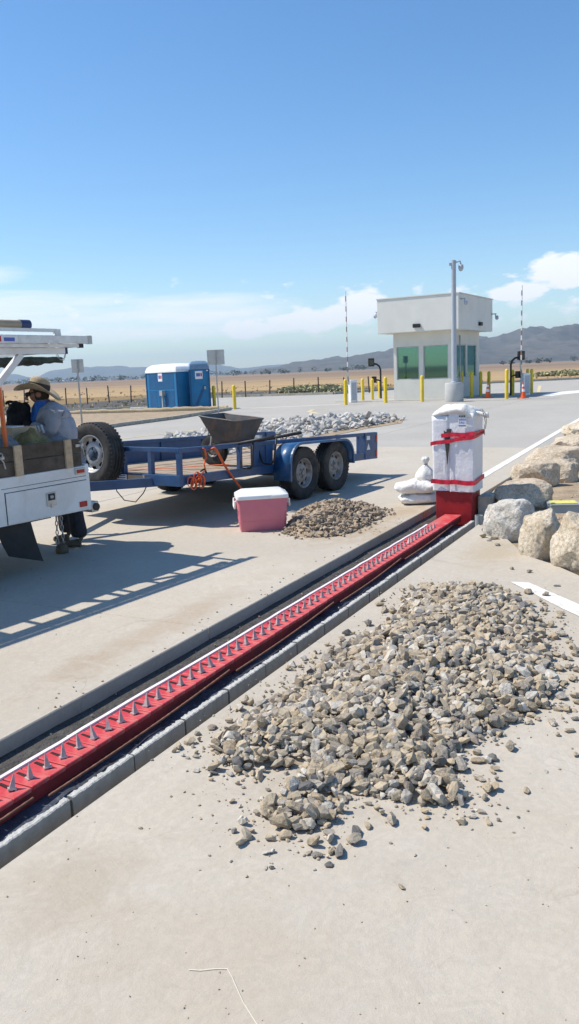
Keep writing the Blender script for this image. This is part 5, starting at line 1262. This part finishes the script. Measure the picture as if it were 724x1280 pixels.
for k in range(5): lad.bar(MBT @ Vector((1.07+.02*k, y0+.54+.045*k, .35+.35*k)), MBT @ Vector((1.48-.02*k, y0+.54+.045*k, .35+.35*k)), .06, .03)
ld_ = thing('step_ladder', 'dark step ladder standing inside the booth behind the front window', 'ladder', bc); lad.build('frame', 'black_metal', ld_)
for (xx, zz) in ((2.1, ZB+.28),):
    q = bb('wall_light', 'black_metal', bt, (xx-.18, xx+.18, -.14, -.002, zz-.09, zz+.09), bevel=.02); bb('light_glass', 'galvanised', q, (xx-.15, xx+.15, -.12, -.02, zz-.10, zz-.091))
q = bb('wall_light', 'black_metal', bt, (-.14, -.002, 3.2, 3.56, ZB+.24, ZB+.42), bevel=.02)
def cctv(p, d):
    m = MB(); p = MBT @ Vector(p); d = (MBT @ Vector(d)); m.tube([p, p+d*.25], .03, 8); m.tube([p+d*.2+Vector((0, 0, -.02)), p+d*.2+Vector((0, 0, -.2))], .025, 8)
    m.lathe([(.001, .12), (.07, .1), (.1, .0), (.09, -.05), (.05, -.1), (.001, -.12)], 12, Matrix.Translation(p+d*.27+Vector((0, 0, -.2)))); m.build('security_camera', 'grey_paint', bt, smooth='all')
cctv((BL-.0, .4, ZT-.55), (1, 0, 0)); cctv((0, .3, ZT-.25), (-1, -.2, 0)); cctv((.0, BR-.2, ZT-.75), (-1, .3, 0))
MB().tube([MBT @ Vector((x0-.09, y0+1.05, 0)), MBT @ Vector((x0-.09, y0+1.05, 3.1))], .035, 8).build('downpipe', 'frame_grey', bt, smooth='all')
# raised island the booth stands on
m = MB(); m.box(-.2, BL+2.4, -.15, BR+.6, -.05, .02, M=Matrix.Translation(bc) @ MBT); m.build('booth_kerb', 'concrete_far', kind='structure')

# light pole with camera dome on a concrete base
pb = G(568, 502); pl = thing('light_pole', 'tall grey camera pole on a round concrete base before the booth', 'pole', pb)
MB().lathe([(.001, 0), (.41, 0), (.42, .03), (.42, .80), (.39, .86), (.001, .86)], 32).build('base', 'pole_base', pl, smooth=True)
MB().lathe([(.16, .86), (.16, .9), (.12, .92), (.105, 6.25), (.001, 6.27)], 20).build('shaft', 'grey_paint', pl, smooth=True)
ar = MB().tube([(0, 0, 6.05), (.12, 0, 6.17), (.3, 0, 6.2), (.33, 0, 6.05)], .035, 8).build('arm', 'grey_paint', pl, smooth='all')
MB().lathe([(.001, 6.06), (.10, 6.05), (.12, 5.92), (.10, 5.84), (.06, 5.78), (.001, 5.76)], 14, Matrix.Translation((.33, 0, 0))).build('camera_dome', 'grey_paint', ar, smooth='all')
MB().box(-.2, -.08, -.06, .06, 6.02, 6.14).build('sensor', 'grey_paint', pl)

# bollards
def bollard_proto():
    o = thing('bollard', '', 'bollard', (0, 0, 0), 0, 'yellow bollards of the checkpoint')
    m = MB().lathe([(.001, 0), (.085, 0), (.085, 1.12), (.07, 1.17), (.035, 1.2), (.001, 1.205)], 16); m.build('post', 'bollard_yellow', o, smooth=True); return o
bp0 = None
for (px, py, yt, lab) in ((432.5, 506, 474, 'yellow bollard left of the left gate cabinet'), (453.8, 501, 473, 'yellow bollard first to the right of the left gate arm'), (465.8, 500, 473, 'yellow bollard just left of the left card reader'),
    (474.8, 498, 476, 'yellow bollard half hidden behind the left card reader'), (482.3, 503.5, 471, 'yellow bollard at the left corner of the booth'), (528, 502, 469, 'yellow bollard in front of the booth between its two front windows'),
    (577, 497, 464, 'yellow bollard right behind the camera pole base'), (589.7, 497, 464, 'yellow bollard in front of the right booth wall'), (601, 495.5, 464, 'yellow bollard at the right rear corner of the booth'), (611.3, 494, 464, 'yellow bollard behind the traffic cone next to the booth'),
    (633.4, 498.5, 461, 'brightest yellow bollard left of the right card reader'), (641, 494.5, 462, 'yellow bollard just behind the right card reader'), (659.5, 493, 461, 'left of the two touching yellow bollards by the right gate'), (664.5, 492.3, 461, 'right of the two touching yellow bollards by the right gate'),
    (268.5, 511, 482, 'yellow bollard beside the blue portable toilets'), (293.7, 511.4, 481, 'lone yellow bollard farther right of the blue portable toilets')):
    p = G(px, py); hh = D(px, yt, p.y).z
    if bp0 is None: bp0 = bollard_proto(); o = bp0
    else: o = copy_tree(bp0)
    o.location = p; o['label'] = lab; o.scale = (1, 1, hh/1.205)
# barrier gates, arms raised
def gate(px, py, top, label, cab):
    p = G(px, py); g = thing('barrier_gate', label, 'barrier gate', p, R(12)); zt = D(px-3, top, p.y).z
    B('cabinet', 'white_plastic', g, (-.16, .2, -.2, .2, 0, 1.12), bevel=.03); B('cabinet_door', 'grey_paint', g, (-.10, .16, -.206, -.2, .12, 1.0))
    m = MB(); m.bar((-.2, -.05, .9), (-.26, -.05, 1.6), .09, .05, up=(0, 1, 0)); m.build('arm_bracket', 'galvanised', g)
    n = 18
    for k in range(n):
        a = Vector((-.23, -.05, 1.05)).lerp(Vector((-.23, -.05, zt)), k/n); b = Vector((-.23, -.05, 1.05)).lerp(Vector((-.23, -.05, zt)), (k+1)/n)
        MB().bar(a, b-Vector((0, 0, .001)), .04, .055, up=(0, 1, 0)).build('arm_section', 'sticker_white' if k % 2 else 'arm_red', g)
pm('arm_red', (.30, .17, .16), .5)
gate(441, 503, 364, 'raised white and red barrier arm with cabinet left of the booth', 1)
gate(656, 494.5, 357, 'raised white and red barrier arm with cabinet right of the booth', 1)
# card readers on goosenecks
def reader(px, py, sg, label):
    p = G(px, py); o = thing('card_reader', label, 'card reader', p, R(0))
    MB().tube([(0, 0, 0), (0, 0, 1.55), (sg*.06, 0, 1.75), (sg*.2, 0, 1.87), (sg*.36, 0, 1.9)], .05, 10).build('gooseneck', 'black_metal', o, smooth='all')
    MB().tube([(0, 0, .95), (sg*.14, 0, 1.02), (sg*.25, 0, 1.03)], .04, 8).build('lower_arm', 'black_metal', o, smooth='all')
    for zz, d_ in ((1.95, .38), (1.02, .30)):
        h = MB().cbox((sg*(.50 if zz > 1.5 else .36), -.02, zz+.03), (d_*.85, .22, d_*1.15)).build('reader_head', 'black_metal', o, bevel=.02)
        c = sg*(.50 if zz > 1.5 else .36); MB().cbox((c, -.134, zz+.03), (d_*.6, .006, d_*.7)).build('screen', 'cab_glass', h)
    MB().lathe([(.001, 0), (.14, 0), (.14, .02), (.001, .02)], 12).build('foot', 'galvanised', o)
reader(476.5, 498.5, -1, 'black gooseneck card reader left of the booth'); reader(638.5, 495, 1, 'black gooseneck card reader right of the booth')
# cones
def cone(px, py, label):
    o = thing('traffic_cone', label, 'traffic cone', G(px, py), R(20), 'orange traffic cones by the booth')
    B('base', 'cone_orange', o, (-.19, .19, -.19, .19, 0, .04), bevel=.01); H_ = .74
    rad = lambda z: .14*(1-(z-.04)/(H_*1.12))
    MB().lathe([(rad(.04), .04), (rad(H_), H_), (.001, H_+.005)], 20).build('body', 'cone_orange', o, smooth=True)
    for (a, b) in ((.30, .44), (.54, .64)): MB().lathe([(rad(a)+.003, a), (rad(b)+.003, b)], 20).build('reflective_band', 'sticker_white', o, smooth=True)
cone(609.8, 497.5, 'orange traffic cone close to the right booth wall'); cone(654, 497.8, 'orange traffic cone in front of the right gate cabinet')
# street signs seen from behind
def sign(px, py, top, w_px, h_px, label):
    p = G(px, py); zt = D(px, top, p.y).z; w_ = w_px/F*p.y; h = h_px/F*p.y
    o = thing('street_sign', label, 'street sign', p, R(-6)); MB().bar((0, 0, 0), (0, 0, zt-.02), .06, .045).build('post', 'post_steel', o)
    pn = MB().box(-w_/2, w_/2, .03, .036, zt-h, zt).build('panel', 'sign_back', o, bevel=.002, seg=1)
    for zz in (zt-h*.2, zt-h*.8): MB().cbox((0, -.028, zz), (.12, .012, .03)).build('bracket', 'galvanised', pn)
sign(103, 532, 448.5, 15.5, 16.5, 'small grey sign seen from behind, on a thin post above the spare wheel'); sign(273.5, 517, 437, 21.5, 18, 'larger grey sign seen from behind, right of the portable toilets')
# portable toilets
def toilet(pc, rz, W_, D_, Hh, label, roofmat, side):
    o = thing('portable_toilet', label, 'portable toilet', pc, rz, 'blue portable toilets')
    B('skid', 'black_metal', o, (-W_/2, W_/2, -D_/2, D_/2, 0, .1)); bd = B('cabin', 'toilet_blue', o, (-W_/2+.02, W_/2-.02, -D_/2+.02, D_/2-.02, .1, Hh-.40), bevel=.03)
    for sx in (-1, 1): MB().box(sx*W_/2-.05, sx*W_/2+.02, -D_/2-.005, -D_/2+.05, .1, Hh-.41).build('corner_post', 'toilet_blue_dark', o, bevel=.01)
    n = 12; m = MB(); rows = [(1.02, Hh-.42), (1.02, Hh-.33), (.95, Hh-.16), (.74, Hh-.03), (.3, Hh)]
    for (k, z) in rows: m.v += [Vector((sx*W_/2*k, sy*D_/2*k, z)) for sx, sy in ((-1, -1), (1, -1), (1, 1), (-1, 1))]
    m.f += [(4*i+a, 4*i+(a+1) % 4, 4*i+4+(a+1) % 4, 4*i+4+a) for i in range(len(rows)-1) for a in range(4)]+[tuple(4*(len(rows)-1)+a for a in range(4))]
    m.build('roof', roofmat, o, bevel=.03, smooth=True)
    y = -D_/2+.02
    if side:
        for (a, b, c, d) in ((-.62, -.22, .14, 1.0), (-.18, .62, .14, 1.0), (-.62, .62, 1.06, Hh-.46)): B('panel_inset', 'toilet_blue_dark', bd, (a*W_/1.5, b*W_/1.5, y-.008, y-.001, c, d), bevel=.004)
        MB().add([(-.1, y-.012, .2), (.05, y-.012, .2), (.5, y-.012, .92), (.35, y-.012, .92)], [(0, 1, 2, 3)]).build('rib', 'toilet_blue', bd)
        B('sink_box', 'frame_grey', o, (.10, .34, y-.22, y-.009, .75, 1.0), (.18, .26, y-.16, y-.08, .0, .75))
        B('notice', 'sticker_white', bd, (-.25, .12, y-.014, y-.0085, 1.45, 1.85)); B('notice_mark', 'sticker_blue', bd, (-.2, -.05, y-.018, y-.0145, 1.58, 1.74)); B('notice_mark', 'sticker_red', bd, (-.02, .08, y-.018, y-.0145, 1.58, 1.74))
    else:
        dr = B('door', 'toilet_blue', o, (-W_/2+.14, W_/2-.14, y-.03, y-.002, .14, Hh-.44), bevel=.01); B('door_handle', 'frame_grey', dr, (W_/2-.28, W_/2-.2, y-.06, y-.03, 1.0, 1.14))
        MB().add([(-.3, y-.034, .25), (-.15, y-.034, .25), (.3, y-.034, 1.2), (.15, y-.034, 1.2)], [(0, 1, 2, 3)]).build('rib', 'toilet_blue_dark', dr)
        B('notice', 'sticker_white', dr, (-.22, .14, y-.038, y-.0315, 1.5, 1.88)); B('notice_mark', 'sticker_blue', dr, (-.17, .02, y-.042, y-.0385, 1.62, 1.78)); B('notice_mark', 'sticker_red', dr, (.04, .11, y-.042, y-.0385, 1.62, 1.78))
        B('vent', 'sticker_white', o, (W_/2-.22, W_/2-.04, y-.012, y-.002, Hh-.52, Hh-.46))
    MB().tube([(-W_/2+.1, D_/2-.1, Hh-.3), (-W_/2+.1, D_/2-.1, Hh-.12)], .05, 10).build('vent_pipe', 'black_metal', o)
pm('roof_white', (.82, .82, .80), .5); pm('roof_blue', (.16, .26, .38), .5)
a, b = G(198, 513), G(236.5, 513.5); toilet((a+b)/2+Vector((0, .75, 0)), math.atan2(b.y-a.y, b.x-a.x), (b-a).length, 1.5, 2.30, 'wide blue portable toilet with white domed roof', 'roof_white', True)
a, b = G(237.5, 513.2), G(261.5, 512); toilet((a+b)/2+Vector((0, .55, 0)), math.atan2(b.y-a.y, b.x-a.x), (b-a).length, 1.1, 2.38, 'narrower blue portable toilet with grey blue roof, right of the white roofed one', 'roof_blue', False)
# white kerb block and straw wattle at the left
p = G(176, 512); o = thing('concrete_wheel_stop', 'white concrete slab lying left of the portable toilets', 'wheel stop', p, R(3)); B('slab', 'road_white', o, (-.55, .55, -.12, .12, 0, .13), bevel=.03)
wp = [G(x, y) for x, y in ((60, 521), (85, 518.3), (120, 517.2), (160, 516), (200, 515), (240, 513.6), (270, 512.6), (287, 512.2))]; w0 = wp[0]
o = thing('straw_wattle', 'long tan straw wattle edging the soil by the toilets', 'straw wattle', w0); m = MB(); Q = []
for a, b in zip(wp[:-1], wp[1:]): Q += [a.lerp(b, k/8)-w0+Vector((0, 0, .09+.02*random.uniform(-1, 1))) for k in range(8)]
m.tube(Q, [.11+.02*random.uniform(-1, 1) for _ in Q], 9); m.build('straw_roll', 'straw_wattle', o, smooth='all')
# wire fence along the field
fn = thing('wire_fence', 'wire fence on dark wooden posts along the dry field', 'fence', G(83, 504))
w0 = fn.location; fa, fb_ = G(83, 504), G(329, 495.5)
fpost = MB().lathe([(.001, -.1), (.05, -.1), (.045, 1.18), (.001, 1.2)], 8)
dvec = (fb_-fa).normalized(); step = (G(108, 503.2)-fa).length*1.02; proto = None
for k in range(-6, 14):
    p = fa+dvec*step*k
    if proto is None: proto = fpost.build('fence_post', 'fence_post', fn); q = proto
    else: q = proto.copy(); COL.objects.link(q); q.parent = fn
    q.location = p-w0+Vector((0, 0, random.uniform(-.08, .04))); q.rotation_euler = (random.gauss(0, .03), random.gauss(0, .03), 0)
for zz in (.35, .7, 1.05): MB().tube([fa+dvec*step*-6-w0+Vector((0, 0, zz)), fa+dvec*step*13-w0+Vector((0, 0, zz))], .008, 4).build('fence_wire', 'fence_wire', fn)

# dry grass: upright blade clumps on the near field
m = MB(); rnd = random.Random(2)
def field_ok(x, y): return (x < -7 and y > 46.8) or (x >= -7 and y > 63 and (x < 9 or y > 70)) or (x > 16 and y > 76)
cnt = 0
while cnt < 700:
    az_ = rnd.uniform(-.46, .46); r = 44*math.exp(rnd.random()**1.6*.9)
    x, y = r*math.tan(az_), r
    if not field_ok(x, y): continue
    cnt += 1; h = rnd.uniform(.04, .13)*(1+.7*mn.noise(Vector((x*.12, y*.12, 0))))*(1+r/260); w_ = rnd.uniform(.02, .05)*(1+r/120)
    a = rnd.uniform(0, 3.14); dx, dy = math.cos(a)*w_, math.sin(a)*w_
    m.add([(x-dx, y-dy, -.03), (x+dx, y+dy, -.03), (x+dx*1.8+rnd.gauss(0, .05), y+dy*1.8, h*rnd.uniform(.6, 1)), (x+rnd.gauss(0, .05), y, h), (x-dx*1.8, y-dy*1.8, h*rnd.uniform(.6, 1))], [(0, 1, 2, 3), (0, 3, 4)])
tag(m.build('dry_grass', 'dry_grass', kind='stuff'), 'golden dry grass on the field behind the paving', 'grass')
def foliage(name, label, cat, spots, mat, leaf, n, seed, kind='stuff'):
    m = MB(); rnd = random.Random(seed)
    for (x, y, w_, h) in spots:
        for _ in range(n):
            v = Vector((rnd.gauss(0, 1), rnd.gauss(0, 1), rnd.gauss(0, 1))).normalized()*rnd.random()**.4
            p = Vector((x+v.x*w_/2, y+v.y*w_/2, h*.5+v.z*h*.5)); q = rot_rand(rnd) @ Matrix.Rotation(rnd.uniform(0, 3), 4, 'X')
            l_ = leaf*rnd.uniform(.6, 1.4); m.add([(-l_, -l_*.5, 0), (l_, -l_*.4, 0), (l_*.6, l_*.6, 0), (-l_*.5, l_*.5, 0)], [(0, 1, 2, 3)], Matrix.Translation(p) @ q)
    return tag(m.build(name, mat, kind=kind), label, cat)
rnd = random.Random(14)
spots = []
for k in range(26): p = G(rnd.uniform(364, 428), 490.5); spots.append((p.x+rnd.uniform(-1, 1), p.y*1.0+rnd.uniform(-3, 5), rnd.uniform(1.6, 3.2), rnd.uniform(.25, .6)))
foliage('green_brush', 'low green brush growing in the dry field', 'brush', spots, 'shrub_leaf', .16, 130, 1)
spots = []
for k in range(14): p = G(rnd.uniform(672, 702), 469); spots.append((p.x+rnd.uniform(-3, 3), p.y*.95+rnd.uniform(-6, 6), rnd.uniform(1.5, 3), rnd.uniform(.25, .5)))
foliage('green_brush', 'low green brush in the field right of the right gate', 'brush', spots, 'shrub_leaf', .2, 110, 2)
spots = []
for (xa, xb, n, r_m) in ((0, 200, 75, 1500), (270, 345, 18, 1400), (345, 480, 20, 1400), (620, 724, 12, 1100), (-200, 0, 40, 1500), (724, 900, 20, 900)):
    for k in range(n):
        x = rnd.uniform(xa, xb); y = r_m*rnd.uniform(.75, 1.35); h = rnd.uniform(4, 10)*(y/1300); spots.append(((x-362)/F*y, y, h*rnd.uniform(1, 2.2), h))
foliage('distant_trees', 'dark scattered trees at the foot of the hills', 'trees', spots, 'tree_leaf', 1.1, 46, 3)
gh = None
for k, x in enumerate((66, 84, 101, 120, 138, 157, 176)):
    y = 1350+20*k; px_ = (x-362)/F*y
    o = thing('distant_greenhouse', 'long low white greenhouse in the row far left below the hills', 'greenhouse', (px_, y, 0), R(4), 'row of far white greenhouses')
    Ls = 9; prof = [(-Ls, 0), (Ls, 0), (Ls, 2.6), (0, 4.6), (-Ls, 2.6)]
    MB().prism(prof, -16, 16, Matrix(((1, 0, 0, 0), (0, 0, 1, 0), (0, 1, 0, 0), (0, 0, 0, 1)))).build('shell', 'far_white', o)

# air between here and the hills
s = NT('haze'); s.t.nodes.remove(s.b); v = s.n('ShaderNodeVolumePrincipled'); v.inputs['Color'].default_value = (.64, .84, 1, 1); v.inputs['Density'].default_value = HAZE = .00015; v.inputs['Anisotropy'].default_value = .2
s.l(v.outputs[0], s.out.inputs['Volume']); MATS['haze'] = s.m
hz = MB().box(-9600, 9600, -600, 9600, -5, 260).build('haze', 'haze', kind='stuff'); tag(hz, 'thin bluish haze over the plain and hills', 'haze')
